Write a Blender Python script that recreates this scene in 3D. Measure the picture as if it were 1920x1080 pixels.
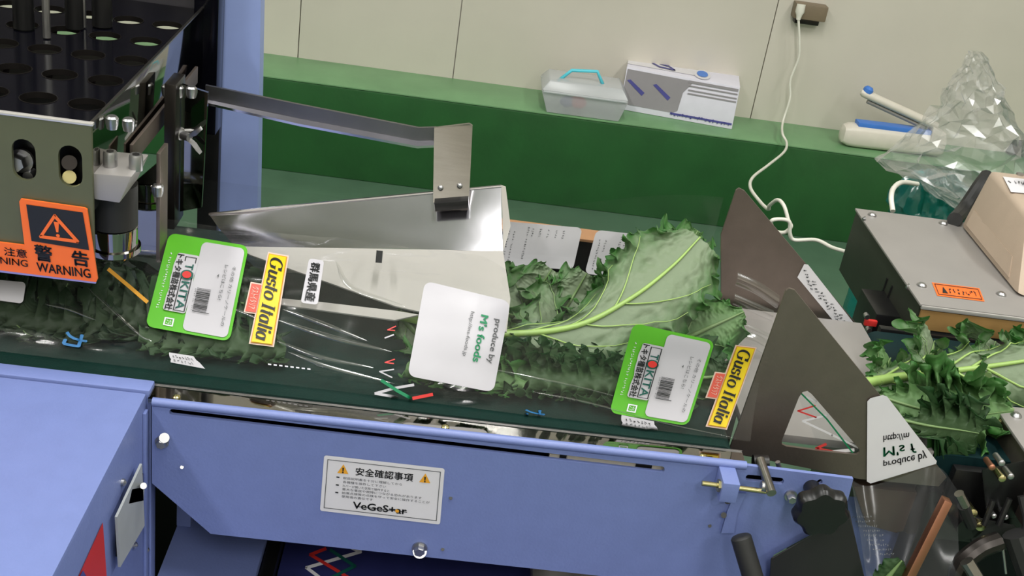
import bpy, bmesh, math, random
from math import sin, cos, pi, radians, sqrt, exp
from mathutils import Vector, Matrix, noise
from mathutils.bvhtree import BVHTree

for o in list(bpy.data.objects):
    bpy.data.objects.remove(o)
SC = bpy.context.scene
COL = SC.collection

# ------------------------------------------------------------------ camera
FPX = 2200.0
PITCH, YAW, ROLL = radians(26.5), radians(4.3), radians(8.9)
CAM = Vector((0, 0, .898))
Fw = Vector((sin(YAW)*cos(PITCH), cos(YAW)*cos(PITCH), -sin(PITCH)))
R0 = Vector((cos(YAW), -sin(YAW), 0))
U0 = R0.cross(Fw)
Rt = cos(ROLL)*R0 + sin(ROLL)*U0
Up = -sin(ROLL)*R0 + cos(ROLL)*U0
cam = bpy.data.cameras.new('camera')
cam.sensor_width = 36.0
cam.lens = FPX/1920*36
cam.clip_start = .01
co = bpy.data.objects.new('camera', cam)
COL.objects.link(co)
co.matrix_world = Matrix(((Rt.x, Up.x, -Fw.x, CAM.x), (Rt.y, Up.y, -Fw.y, CAM.y), (Rt.z, Up.z, -Fw.z, CAM.z), (0, 0, 0, 1)))
SC.camera = co

# ------------------------------------------------------------------ light
SC.view_settings.view_transform = 'Standard'
SC.view_settings.look = 'None'
SC.view_settings.gamma = 1
SC.view_settings.use_curve_mapping = False
SC.view_settings.exposure = 0.0
SC.cycles.transparent_max_bounces = 32
SC.cycles.max_bounces = 10
w = bpy.data.worlds.new('world')
SC.world = w
w.use_nodes = True
w.node_tree.nodes['Background'].inputs[0].default_value = (.75, .8, .85, 1)
w.node_tree.nodes['Background'].inputs[1].default_value = .15


def tube_light(name, loc, sx, sy, power, col=(1, .988, .962)):
    l = bpy.data.lights.new(name, 'AREA')
    l.shape = 'RECTANGLE'
    l.size, l.size_y = sx, sy
    l.energy = power
    l.color = col
    o = bpy.data.objects.new(name, l)
    COL.objects.link(o)
    o.location = loc
    return o


LP = 24
for lx in (-1.3, .1, 1.5):
    tube_light('ceiling_tube_light', (lx, .55, 2.35), .16, 1.25, LP)
    tube_light('ceiling_tube_light', (lx, -1.5, 2.35), .16, 1.25, LP)


for lx in (-1.3, .1, 1.5):
    u = tube_light('ceiling_fill_light', (lx, -.5, 2.40), .3, 2.6, LP*.35)  # added fill facing up to brighten the ceiling, no fixture of its own
    u.rotation_euler = (pi, 0, 0)


# ------------------------------------------------------------------ helpers
def ray(x, y):
    return Fw + Rt*((x-960)/FPX) - Up*((y-540)/FPX)


def at(x, y, X=None, Y=None, Z=None):
    """point of the world plane X=, Y= or Z= seen at photograph pixel x, y"""
    d = ray(x, y)
    k, v = (0, X) if X is not None else (1, Y) if Y is not None else (2, Z)
    return CAM + d*((v-CAM[k])/d[k])


def lin(c):
    c = c/255
    return c/12.92 if c <= .04045 else ((c+.055)/1.055)**2.4


def rgb(r, g, b):
    return (lin(r), lin(g), lin(b), 1)


MATS = {}


def mat(name, c, rough=.5, metal=0.0, var=.06, vs=40, bump=0.0, bs=200, spec=.5, aniso=None, emis=0):
    m = bpy.data.materials.new(name)
    m.use_nodes = True
    nt = m.node_tree
    b = nt.nodes['Principled BSDF']
    b.inputs['Roughness'].default_value = rough
    b.inputs['Metallic'].default_value = metal
    b.inputs['Specular IOR Level'].default_value = spec
    tc = nt.nodes.new('ShaderNodeTexCoord')
    n = nt.nodes.new('ShaderNodeTexNoise')
    n.inputs['Scale'].default_value = vs
    n.inputs['Detail'].default_value = 4
    mp = nt.nodes.new('ShaderNodeMapping')
    if aniso:
        mp.inputs['Scale'].default_value = aniso
    nt.links.new(tc.outputs['Object'], mp.inputs[0])
    nt.links.new(mp.outputs[0], n.inputs['Vector'])
    r = nt.nodes.new('ShaderNodeValToRGB')
    r.color_ramp.elements[0].position = .3
    r.color_ramp.elements[1].position = .7
    c0 = rgb(*c)
    r.color_ramp.elements[0].color = tuple(max(0, x*(1-var)) for x in c0[:3])+(1,)
    r.color_ramp.elements[1].color = tuple(min(1, x*(1+var)) for x in c0[:3])+(1,)
    nt.links.new(n.outputs['Fac'], r.inputs[0])
    nt.links.new(r.outputs[0], b.inputs['Base Color'])
    if bump:
        n2 = nt.nodes.new('ShaderNodeTexNoise')
        n2.inputs['Scale'].default_value = bs
        nt.links.new(mp.outputs[0], n2.inputs['Vector'])
        bp = nt.nodes.new('ShaderNodeBump')
        bp.inputs['Strength'].default_value = bump
        bp.inputs['Distance'].default_value = .002
        nt.links.new(n2.outputs['Fac'], bp.inputs['Height'])
        nt.links.new(bp.outputs[0], b.inputs['Normal'])
    MATS[name] = m
    return m


def film_mat(name, tint, gloss, rough, haze, hazecol=(.8, .82, .82), graz=.6):
    """thin clear plastic sheet: see-through, with a sheen that grows at grazing angles"""
    m = bpy.data.materials.new(name)
    m.use_nodes = True
    nt = m.node_tree
    nt.nodes.clear()
    out = nt.nodes.new('ShaderNodeOutputMaterial')
    tr = nt.nodes.new('ShaderNodeBsdfTransparent')
    tr.inputs[0].default_value = tint+(1,)
    gl = nt.nodes.new('ShaderNodeBsdfGlossy')
    gl.inputs['Roughness'].default_value = rough
    df = nt.nodes.new('ShaderNodeBsdfDiffuse')
    df.inputs[0].default_value = hazecol+(1,)
    lw = nt.nodes.new('ShaderNodeLayerWeight')
    lw.inputs['Blend'].default_value = .5
    pw = nt.nodes.new('ShaderNodeMath')
    pw.operation = 'POWER'
    pw.inputs[1].default_value = 3.0
    nt.links.new(lw.outputs['Facing'], pw.inputs[0])
    mu = nt.nodes.new('ShaderNodeMath')
    mu.operation = 'MULTIPLY_ADD'
    mu.inputs[1].default_value = graz
    mu.inputs[2].default_value = .03*gloss
    mu.use_clamp = True
    nt.links.new(pw.outputs[0], mu.inputs[0])
    m1 = nt.nodes.new('ShaderNodeMixShader')
    m1.inputs[0].default_value = haze
    nt.links.new(tr.outputs[0], m1.inputs[1])
    nt.links.new(df.outputs[0], m1.inputs[2])
    m2 = nt.nodes.new('ShaderNodeMixShader')
    nt.links.new(mu.outputs[0], m2.inputs[0])
    nt.links.new(m1.outputs[0], m2.inputs[1])
    nt.links.new(gl.outputs[0], m2.inputs[2])
    nt.links.new(m2.outputs[0], out.inputs[0])
    MATS[name] = m
    return m


def leaf_mat(name, mid, edge):
    """kale blade: pale near the rib, darker towards the frilled rim (stored per vertex as 'rim')"""
    m = bpy.data.materials.new(name)
    m.use_nodes = True
    nt = m.node_tree
    b = nt.nodes['Principled BSDF']
    b.inputs['Roughness'].default_value = .55
    b.inputs['Specular IOR Level'].default_value = .35
    a = nt.nodes.new('ShaderNodeAttribute')
    a.attribute_name = 'rim'
    tc = nt.nodes.new('ShaderNodeTexCoord')
    n = nt.nodes.new('ShaderNodeTexNoise')
    n.inputs['Scale'].default_value = 60
    n.inputs['Detail'].default_value = 5
    nt.links.new(tc.outputs['Object'], n.inputs['Vector'])
    ad = nt.nodes.new('ShaderNodeMath')
    ad.operation = 'MULTIPLY_ADD'
    ad.inputs[1].default_value = .55
    nt.links.new(n.outputs['Fac'], ad.inputs[0])
    su = nt.nodes.new('ShaderNodeMath')
    su.operation = 'SUBTRACT'
    su.inputs[1].default_value = .28
    nt.links.new(a.outputs['Fac'], su.inputs[0])
    nt.links.new(su.outputs[0], ad.inputs[2])
    r = nt.nodes.new('ShaderNodeValToRGB')
    r.color_ramp.elements[0].color = rgb(*mid)
    r.color_ramp.elements[1].color = rgb(*edge)
    r.color_ramp.elements[0].position = .25
    r.color_ramp.elements[1].position = .95
    nt.links.new(ad.outputs[0], r.inputs[0])
    nt.links.new(r.outputs[0], b.inputs['Base Color'])
    v = nt.nodes.new('ShaderNodeTexVoronoi')
    v.feature = 'DISTANCE_TO_EDGE'
    v.inputs['Scale'].default_value = 170
    nt.links.new(tc.outputs['Object'], v.inputs['Vector'])
    bp = nt.nodes.new('ShaderNodeBump')
    bp.inputs['Strength'].default_value = .35
    bp.inputs['Distance'].default_value = .0012
    bp.invert = True
    nt.links.new(v.outputs['Distance'], bp.inputs['Height'])
    nt.links.new(bp.outputs[0], b.inputs['Normal'])
    # light shining through the thin blade
    t = nt.nodes.new('ShaderNodeBsdfTranslucent')
    nt.links.new(r.outputs[0], t.inputs[0])
    mx = nt.nodes.new('ShaderNodeMixShader')
    mx.inputs[0].default_value = .22
    nt.links.new(b.outputs[0], mx.inputs[1])
    nt.links.new(t.outputs[0], mx.inputs[2])
    nt.links.new(mx.outputs[0], nt.nodes['Material Output'].inputs[0])
    MATS[name] = m
    return m


# ---- materials
WALL = mat('cream_wall_panel', (208, 202, 190), .55, var=.03, vs=6)
CEIL = mat('ceiling_paint', (225, 224, 218), .8, var=.02)
CURBT = mat('lit_curb_top', (106, 148, 104), .4, var=.12, vs=10, bump=.1, bs=60)  # curb green lightened: overhead light on the top put into the colour
GREEN = mat('green_floor_paint', (30, 82, 36), .42, var=.12, vs=14, bump=.15, bs=90, spec=.6)
GFLOOR = mat('green_floor_worn', (76, 106, 84), .38, var=.14, vs=9, bump=.12, bs=60, spec=.5)
BLUE = mat('blue_machine_paint', (110, 124, 177), .42, var=.03, vs=60, bump=.08, bs=500)
BLUED = mat('blue_machine_paint_inner', (92, 104, 176), .5, var=.04)
STEEL = mat('brushed_steel', (150, 146, 140), .28, 1, var=.05, vs=30, aniso=(1, 1, 12), bump=.04, bs=300)
STEELD = mat('dull_steel_plate', (138, 126, 119), .5, 1, var=.06, vs=50, bump=.05, bs=500)
MIRROR = mat('mirror_steel', (152, 150, 145), .05, 1, var=.03, vs=30)
POLISH = mat('polished_steel', (205, 203, 210), .16, 1, var=.05, vs=14, bump=.06, bs=40)
SATIN = mat('satin_white_steel', (214, 210, 206), .3, .55, var=.03, vs=8)
CHROME = mat('zinc_plate', (176, 176, 178), .36, 1, var=.05)
BRASS = mat('yellow_zinc', (200, 190, 140), .25, 1, var=.05)
COPPER = mat('copper_bar', (176, 124, 100), .4, 1, var=.1)
BLACK = mat('black_plastic', (18, 18, 19), .35, var=.1)
BLACKG = mat('black_gloss_sheet', (8, 8, 14), .12, spec=.2, var=.1)
RUBBER = mat('black_rubber', (30, 30, 30), .6, var=.15)
NAVY = mat('navy_gloss_sheet', (42, 46, 96), .5, var=.1, spec=.3)
PZINC = mat('pale_zinc_plate', (172, 176, 176), .5, .2, var=.05)
OLIVE = mat('olive_steel', (92, 95, 70), .45, .25, var=.05)  # flat olive tone for the steel front plate
BELT = mat('dark_green_belt', (6, 36, 31), .6, spec=.2, var=.1, vs=120, bump=.15, bs=700)
TEAL = mat('teal_belt', (6, 34, 36), .6, spec=.2, var=.1)
GREYM = mat('grey_box_lid', (152, 148, 145), .45, .3, var=.04, vs=20)
DARKG = mat('dark_olive_side', (62, 66, 58), .45, .6, var=.06)
GOLD = mat('golden_reflection', (172, 134, 82), .45, .3, var=.08)  # golden reflection on the box front, given as colour
BEIGE = mat('beige_plastic', (176, 158, 140), .5, var=.03, bump=.06, bs=900)
WHITE = mat('white_label', (214, 212, 216), .45, var=.02)
WHITEF = mat('white_film_print', (180, 178, 184), .45, var=.02)  # label white toned down where the film faces up into the lamps
WHITEP = mat('white_plastic', (214, 208, 196), .4, var=.04)
LGREEN = mat('bright_green_label', (84, 166, 38), .42, var=.04)
YELLOW = mat('yellow_label', (214, 186, 28), .42, var=.03)
CREAM = mat('cream_border', (206, 180, 166), .5, var=.03)
GOLDL = mat('gold_line', (196, 140, 40), .5)
RED = mat('red_print', (196, 44, 40), .5, var=.03)
REDL = mat('brick_red_label', (196, 82, 66), .5, var=.05)
INK = mat('black_print', (22, 24, 26), .5)
INKG = mat('grey_print', (80, 82, 84), .5)
INKT = mat('dark_teal_print', (14, 84, 74), .5)
INKE = mat('emerald_print', (8, 122, 78), .5)
INKB = mat('blue_print', (40, 112, 170), .5)
INKR = mat('crimson_print', (206, 60, 58), .5)
ORANGE = mat('orange_warning', (240, 108, 40), .45, var=.04)
AMBER = mat('amber_print', (226, 160, 40), .5)
LAV = mat('lavender_plate', (150, 144, 206), .45)
GBOX = mat('grey_card', (142, 138, 142), .6, var=.03)
LBOX = mat('pale_card', (216, 214, 226), .6, var=.03)
DBLUE = mat('navy_print', (72, 72, 140), .5)
BBLUE = mat('bright_blue', (66, 122, 206), .45)
CYAN = mat('cyan_plastic', (88, 200, 218), .35)
PINKR = mat('red_thing', (214, 70, 84), .5)
TAN = mat('tan_edge', (200, 150, 110), .4, .6)
RAIL = mat('dark_rail', (58, 54, 52), .3, .8)
CABLE = mat('white_cable', (222, 220, 208), .45)
GUN = mat('brown_socket', (120, 106, 86), .5)
FILM = film_mat('clear_film', (.965, .97, .967), 1.0, .09, .008)
BAGF = film_mat('clear_bag_film', (.985, .988, .988), 5.0, .22, .07, (.9, .92, .93))
BOTF = film_mat('clear_film_under', (.97, .975, .972), .5, .2, .006, graz=.12)
FOLDF = film_mat('film_crease', (.97, .975, .972), 7.0, .12, .012)
FILM2 = film_mat('clear_film_wrinkled', (.9, .92, .92), .5, .15, .02)
CASE = film_mat('frosted_case_plastic', (.86, .88, .89), 1.2, .25, .42, (.78, .8, .82))
TEALF = film_mat('teal_film', (.12, .6, .55), 3, .18, .25, (.04, .36, .33))
L_PALE = leaf_mat('kale_pale', (126, 142, 114), (54, 102, 42))
L_MID = leaf_mat('kale_mid', (98, 132, 82), (44, 98, 36))
L_DARK = leaf_mat('kale_dark', (62, 86, 54), (26, 62, 26))  # dark frills; inside the film it also carries the low light there
L_SHADE = leaf_mat('kale_shaded', (48, 64, 42), (22, 46, 22))  # darker leaf copy: shade under the head and in the bag as colour
RIB = mat('kale_rib', (146, 176, 96), .45, var=.06)
RIBD = mat('kale_rib_pale', (106, 132, 82), .45, var=.06)

W0 = {}          # world origin of every object


class MB:
    """collects shapes and links them as one mesh object"""

    def __init__(s):
        s.bm = bmesh.new()

    def face(s, pts):
        vs = [s.bm.verts.new(p) for p in pts]
        return s.bm.faces.new(vs)

    def box(s, a, b, bev=0.0):
        x0, y0, z0 = a
        x1, y1, z1 = b
        r = bmesh.ops.create_cube(s.bm, size=1)
        for v in r['verts']:
            v.co = Vector((x0+(x1-x0)*(v.co.x+.5), y0+(y1-y0)*(v.co.y+.5), z0+(z1-z0)*(v.co.z+.5)))
        if bev:
            es = list({e for v in r['verts'] for e in v.link_edges})
            bmesh.ops.bevel(s.bm, geom=es, offset=bev, segments=2, affect='EDGES', profile=.6)
        return s

    def hexa(s, bot, top, bev=0.0):
        """closed solid from two loops of equal length"""
        n = len(bot)
        vb = [s.bm.verts.new(p) for p in bot]
        vt = [s.bm.verts.new(p) for p in top]
        fs = [s.bm.faces.new(vb[::-1]), s.bm.faces.new(vt)]
        for i in range(n):
            j = (i+1) % n
            fs.append(s.bm.faces.new((vb[i], vb[j], vt[j], vt[i])))
        if bev:
            es = list({e for f in fs for e in f.edges})
            bmesh.ops.bevel(s.bm, geom=es, offset=bev, segments=2, affect='EDGES', profile=.6)
        return s

    def plate(s, outer, holes, off):
        """flat plate with cut-outs: outline and hole loops in 3D, extruded by vector off"""
        off = Vector(off)
        for k in (0, 1):
            es = []
            for loop in [outer]+list(holes):
                vs = [s.bm.verts.new(Vector(p)+off*k) for p in loop]
                for i in range(len(vs)):
                    es.append(s.bm.edges.new((vs[i], vs[(i+1) % len(vs)])))
            bmesh.ops.triangle_fill(s.bm, edges=es, use_beauty=True, use_dissolve=False)
        for loop in [outer]+list(holes):
            n = len(loop)
            for i in range(n):
                p, q = Vector(loop[i]), Vector(loop[(i+1) % n])
                s.face((p, q, q+off, p+off))
        bmesh.ops.remove_doubles(s.bm, verts=s.bm.verts, dist=1e-6)
        return s

    def ring(s, loops, cap=True, closed=True):
        rows = [[s.bm.verts.new(p) for p in l] for l in loops]
        n = len(rows[0])
        for a, b in zip(rows, rows[1:]):
            for i in range(n if closed else n-1):
                j = (i+1) % n
                s.bm.faces.new((a[i], a[j], b[j], b[i]))
        if cap and closed:
            s.bm.faces.new(rows[0][::-1])
            s.bm.faces.new(rows[-1])
        return s

    def cyl(s, p, q, r, r2=None, n=16, prof=None):
        p, q = Vector(p), Vector(q)
        d = (q-p).normalized()
        a = d.orthogonal().normalized()
        b = d.cross(a)
        if prof is None:
            prof = [(0, r), (1, r if r2 is None else r2)]
        s.ring([[p+(q-p)*t+(a*cos(2*pi*i/n)+b*sin(2*pi*i/n))*rr for i in range(n)] for t, rr in prof])
        return s

    def tube(s, pts, r, n=8, taper=None):
        pts = [Vector(p) for p in pts]
        loops = []
        ref = None
        for i, p in enumerate(pts):
            d = (pts[min(i+1, len(pts)-1)]-pts[max(i-1, 0)]).normalized()
            a = (d.orthogonal() if ref is None else (ref-d*ref.dot(d)))
            a = a.normalized() if a.length > 1e-6 else d.orthogonal().normalized()
            ref = a
            b = d.cross(a)
            rr = r if taper is None else r*taper(i/(len(pts)-1))
            loops.append([p+(a*cos(2*pi*k/n)+b*sin(2*pi*k/n))*rr for k in range(n)])
        return s.ring(loops)

    def grid(s, rows):
        return s.ring(rows, cap=False, closed=False)

    def hexhead(s, p, d, r, h):
        """hex bolt head with washer, on point p looking along d"""
        p, d = Vector(p), Vector(d).normalized()
        s.cyl(p, p+d*h*.25, r*1.35, n=16)
        a = d.orthogonal().normalized()
        b = d.cross(a)
        lp = []
        for t, rr in ((.25, 1), (.85, 1), (1, .84)):
            lp.append([p+d*h*t+(a*cos(pi*i/3)+b*sin(pi*i/3))*r*rr for i in range(6)])
        s.ring(lp)
        return s

    def build(s, name, m, parent=None, smooth=35, label=None):
        bm = s.bm
        bmesh.ops.recalc_face_normals(bm, faces=bm.faces) if smooth is not None else None
        if len(bm.verts):
            lo = Vector((min(v.co.x for v in bm.verts), min(v.co.y for v in bm.verts), min(v.co.z for v in bm.verts)))
            hi = Vector((max(v.co.x for v in bm.verts), max(v.co.y for v in bm.verts), max(v.co.z for v in bm.verts)))
            c = Vector(((lo.x+hi.x)/2, (lo.y+hi.y)/2, lo.z))
        else:
            c = Vector()
        for v in bm.verts:
            v.co -= c
        me = bpy.data.meshes.new(name)
        bm.to_mesh(me)
        bm.free()
        me.materials.append(m)
        for p in me.polygons:
            p.use_smooth = True
        if smooth:
            me.set_sharp_from_angle(angle=radians(smooth))
        o = bpy.data.objects.new(name, me)
        COL.objects.link(o)
        o.location = c - (W0[parent.name] if parent else Vector())
        o.parent = parent
        W0[o.name] = c
        if label:
            o['label'] = label
        return o


def tag(o, label, cat, group=None):
    o['label'], o['category'] = label, cat
    if group:
        o['group'] = group
    return o


def thing(name, label, cat, loc, group=None):
    o = bpy.data.objects.new(name, None)
    COL.objects.link(o)
    o.empty_display_size = .02
    o.location = loc
    W0[o.name] = Vector(loc)
    return tag(o, label, cat, group)


def struct(o):
    o['kind'] = 'structure'
    return o


def bolts(pts, d, r, h, m, parent, name='bolt'):
    for p in pts:
        MB().hexhead(p, d, r, h).build(name, m, parent)


def catmull(pts, n):
    pts = [Vector(p) for p in pts]
    P = [pts[0]*2-pts[1]]+pts+[pts[-1]*2-pts[-2]]
    out = []
    segs = len(pts)-1
    for i in range(n+1):
        t = i/n*segs
        k = min(int(t), segs-1)
        f = t-k
        a, b, c, d = P[k:k+4]
        out.append(.5*((2*b)+(c-a)*f+(2*a-5*b+4*c-d)*f*f+(3*b-a-3*c+d)*f**3))
    return out


def rrect(w0, h0, w1, h1, r, n=5):
    """rounded rectangle outline in 2D"""
    out = []
    for cx, cy, a0 in ((w1-r, h1-r, 0), (w0+r, h1-r, 90), (w0+r, h0+r, 180), (w1-r, h0+r, 270)):
        for i in range(n+1):
            a = radians(a0+90*i/n)
            out.append((cx+r*cos(a), cy+r*sin(a)))
    return out


# ---- flat print that lies on a real surface ------------------------------
_tx = {}


def text2d(s, bold=0.0, shear=0.0):
    key = (s, bold, shear)
    if key in _tx:
        return _tx[key]
    c = bpy.data.curves.new('print', 'FONT')
    c.body = s
    c.offset = bold
    c.shear = shear
    c.resolution_u = 3
    o = bpy.data.objects.new('print', c)
    COL.objects.link(o)
    dg = bpy.context.evaluated_depsgraph_get()
    me = bpy.data.meshes.new_from_object(o.evaluated_get(dg))
    vs = [(v.co.x, v.co.y) for v in me.vertices]
    fs = [tuple(p.vertices) for p in me.polygons]
    bpy.data.objects.remove(o)
    bpy.data.meshes.remove(me)
    bpy.data.curves.remove(c)
    xs, ys = [v[0] for v in vs], [v[1] for v in vs]
    x0, x1, y0, y1 = min(xs), max(xs), min(ys), max(ys)
    vs = [((x-x0)/max(x1-x0, 1e-6), (y-y0)/max(y1-y0, 1e-6)) for x, y in vs]
    _tx[key] = (vs, fs, (x1-x0)/max(y1-y0, 1e-6))
    return _tx[key]


def nib_text():
    """bold italic display lettering with thick stems and hairline joins: Gusto Italia"""
    def arc(cx, cy, rx, ry, a0, a1, n=18):
        return [(cx+rx*cos(radians(a0+(a1-a0)*i/n)), cy+ry*sin(radians(a0+(a1-a0)*i/n))) for i in range(n+1)]

    def bowl(cx, rx=.2):
        return [arc(cx, .25, rx, .245, 0, 360, 28)]
    G = {
        'G': ([arc(.36, .36, .3, .37, 48, 300, 26)+[(.58, .08)], [(.56, .05), (.56, .32)], [(.44, .33), (.68, .33)], [(.57, .74), (.57, .52)]], .74),
        'u': ([[(.08, .5), (.08, .16)]+arc(.2, .14, .12, .14, 180, 270, 8)+[(.34, .1)], [(.38, .5), (.38, .0)], [(0, .49), (.08, .49)], [(.3, .49), (.38, .49)], [(.38, .02), (.47, .03)]], .5),
        's': ([arc(.18, .37, .13, .13, 40, 250, 12)+arc(.2, .13, .14, .13, 70, -150, 14), [(.3, .5), (.3, .38)], [(.05, .13), (.05, .0)]], .4),
        't': ([[(.12, .68), (.12, .12)]+arc(.2, .1, .08, .1, 180, 290, 7), [(0, .49), (.28, .49)]], .31),
        'o': (bowl(.24), .5),
        'I': ([[(.16, .72), (.16, 0)], [(.02, .71), (.3, .71)], [(.02, .01), (.3, .01)]], .36),
        'a': ([arc(.2, .24, .17, .24, 20, 345, 22), [(.37, .49), (.37, .03)], [(.37, .03), (.46, .04)]], .49),
        'l': ([[(.1, .75), (.1, 0)], [(.02, .74), (.1, .74)], [(.1, .01), (.19, .02)]], .23),
        'i': ([[(.1, .49), (.1, 0)], [(.02, .48), (.1, .48)], [(.1, .01), (.19, .02)], [(.1, .6), (.1, .74)]], .23),
        ' ': ([], .2),
    }
    vs, fs, x = [], [], 0
    for ch in 'Gusto Italia':
        for st in G[ch][0]:
            n0 = len(vs)
            for i, p in enumerate(st):
                a, b = st[max(i-1, 0)], st[min(i+1, len(st)-1)]
                dx, dy = b[0]-a[0], b[1]-a[1]
                L = math.hypot(dx, dy) or 1
                th = .022+.052*(abs(dy)/L)**1.3
                nx, ny = -dy/L*th, dx/L*th
                for sg in (1, -1):
                    X, Y = p[0]+nx*sg, p[1]+ny*sg
                    vs.append((x+X+.22*Y, Y))
            for i in range(len(st)-1):
                k = n0+2*i
                fs.append((k, k+1, k+3, k+2))
        x += G[ch][1]+.015
    xs, ys = [v[0] for v in vs], [v[1] for v in vs]
    x0, x1, y0, y1 = min(xs), max(xs), min(ys), max(ys)
    return [((a-x0)/(x1-x0), (b-y0)/(y1-y0)) for a, b in vs], fs, (x1-x0)/(y1-y0)


def flat(axis, val):
    """surface: a world plane. Gives point and normal (towards the viewer)"""
    n = Vector((1 if axis == 'X' else 0, -1 if axis == 'Y' else 0, 1 if axis == 'Z' else 0))

    def f(x, y):
        return at(x, y, **{axis: val}), n
    return f


def on_mesh(bvh, fallY, fixed=None):
    def f(x, y):
        d = ray(x, y)
        h = bvh.ray_cast(CAM, d.normalized())
        if h[0] is None:
            return at(x, y, Y=fallY), Vector((0, -1, 0))
        n = fixed or h[1]
        return h[0], (n if n.dot(d) < 0 else -n)
    return f


class Print:
    """a printed area with corners TL, TR, BR, BL on a surface; s runs to the right, t runs down"""

    def __init__(s, corners, surf, lift=.0004):
        s.c, s.surf, s.lift = corners, surf, lift

    def px(s, u, v):
        (ax, ay), (bx, by), (cx, cy), (dx, dy) = s.c
        x = (ax*(1-u)+bx*u)*(1-v)+(dx*(1-u)+cx*u)*v
        y = (ay*(1-u)+by*u)*(1-v)+(dy*(1-u)+cy*u)*v
        return x, y

    def P(s, u, v, layer=1):
        p, n = s.surf(*s.px(u, v))
        return p+n*(s.lift*layer)

    def sheet(s, u0=0, v0=0, u1=1, v1=1, rs=0.0, rt=0.0, layer=1, n=12, mb=None, wav=0.0):
        mb = mb or MB()
        n = n if n <= 6 else 44
        ts = [0, .25, .5, .75, 1] if not rt else [0, .06, .15, .3, .5, .75, 1]
        tv = [rt*t for t in ts]+[rt+(1-2*rt)*i/n for i in range(1, n)]+[1-rt*t for t in reversed(ts)] if rt else [i/n for i in range(n+1)]
        rows = []
        for t in tv:
            k = min(t, 1-t)
            ins = 0
            if rt and k < rt:
                ins = rs*(1-sqrt(max(0, 1-((rt-k)/rt)**2)))
            a, b = ins, 1-ins
            row = []
            for i in range(n+1):
                u = a+(b-a)*i/n
                du = wav*sin(t*11+1) + wav*.6*sin(t*23+u*2) if wav else 0
                row.append(s.P(u0+(u1-u0)*u+du, v0+(v1-v0)*t, layer))
            rows.append(row)
        mb.grid(rows)
        return mb

    def poly(s, pts, layer=2, mb=None):
        mb = mb or MB()
        mb.face([s.P(u, v, layer) for u, v in pts])
        return mb

    def bar(s, u0, v0, u1, v1, layer=2, mb=None):
        return s.poly([(u0, v0), (u1, v0), (u1, v1), (u0, v1)], layer, mb)

    def line(s, pts, wpx, layer=2, mb=None, sub=4):
        """ribbon along (s,t) points, wpx photograph pixels wide"""
        mb = mb or MB()
        pp = [Vector(s.px(*p)) for p in pts]
        for a, b in zip(pp, pp[1:]):
            d = (b-a).normalized()
            nn = Vector((-d.y, d.x))*wpx/2
            a2, b2 = a-d*wpx*.3, b+d*wpx*.3
            rows = []
            for i in range(sub+1):
                q = a2+(b2-a2)*i/sub
                rows.append([s.raw(q+nn, layer), s.raw(q-nn, layer)])
            mb.grid(rows)
        return mb

    def raw(s, q, layer):
        p, n = s.surf(q[0], q[1])
        return p+n*(s.lift*layer)

    def text(s, txt, u0, v0, u1, v1, turn=0, bold=0.0, shear=0.0, layer=2, mb=None, glyphs=None, flip=False):
        """fill the region with the text; turn=1: reading downwards, letter tops to the right"""
        mb = mb or MB()
        vs, fs, asp = glyphs or text2d(txt, 0, shear)
        sh = [(0, 0)] if not bold else [(0, 0), (bold, 0), (-bold, 0), (0, bold), (0, -bold)]
        for ox, oy in sh:
            s._glyphs([(x+ox*1.6/asp, y+oy*1.6) for x, y in vs], fs, u0, v0, u1, v1, turn, layer, mb, flip)
        return mb

    def _glyphs(s, vs, fs, u0, v0, u1, v1, turn, layer, mb, flip):
        out = []
        for x, y in vs:
            if flip:
                y = 1-y
            if turn == 0:
                u, v = u0+(u1-u0)*x, v1-(v1-v0)*y
            else:
                u, v = u0+(u1-u0)*y, v0+(v1-v0)*x
            out.append(mb.bm.verts.new(s.P(u, v, layer)))
        for f in fs:
            try:
                mb.bm.faces.new([out[i] for i in f])
            except ValueError:
                pass
        return mb

    def marks(s, u0, v0, u1, v1, n, seed, turn=0, layer=2, mb=None):
        """a row of tiny print too small to read"""
        mb = mb or MB()
        rnd = random.Random(seed)
        for i in range(n):
            a, b = i/n, (i+.78)/n
            if rnd.random() < .08:
                continue
            for _ in range(3):
                p = a+(b-a)*rnd.random()*.5
                q = rnd.random()*.7
                L, H = (b-a)*rnd.uniform(.3, .6), rnd.uniform(.12, .3)
                if rnd.random() < .5:
                    L, H = (b-a)*.18, rnd.uniform(.4, 1-q if q < .6 else .4)
                x0, x1, y0, y1 = p, p+L, q, min(1, q+H)
                if turn:
                    s.bar(u0+(u1-u0)*y0, v0+(v1-v0)*x0, u0+(u1-u0)*y1, v0+(v1-v0)*x1, layer, mb)
                else:
                    s.bar(u0+(u1-u0)*x0, v0+(v1-v0)*y0, u0+(u1-u0)*x1, v0+(v1-v0)*y1, layer, mb)
        return mb

    def dot(s, u, v, ru, rv, layer=2, mb=None, n=20):
        return s.poly([(u+ru*cos(2*pi*i/n), v+rv*sin(2*pi*i/n)) for i in range(n)], layer, mb)

    def frame(s, u0, v0, u1, v1, wu, wv, layer=2, mb=None):
        mb = mb or MB()
        for b in ((u0, v0, u1, v0+wv), (u0, v1-wv, u1, v1), (u0, v0, u0+wu, v1), (u1-wu, v0, u1, v1)):
            s.bar(*b, layer, mb)
        return mb


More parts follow.
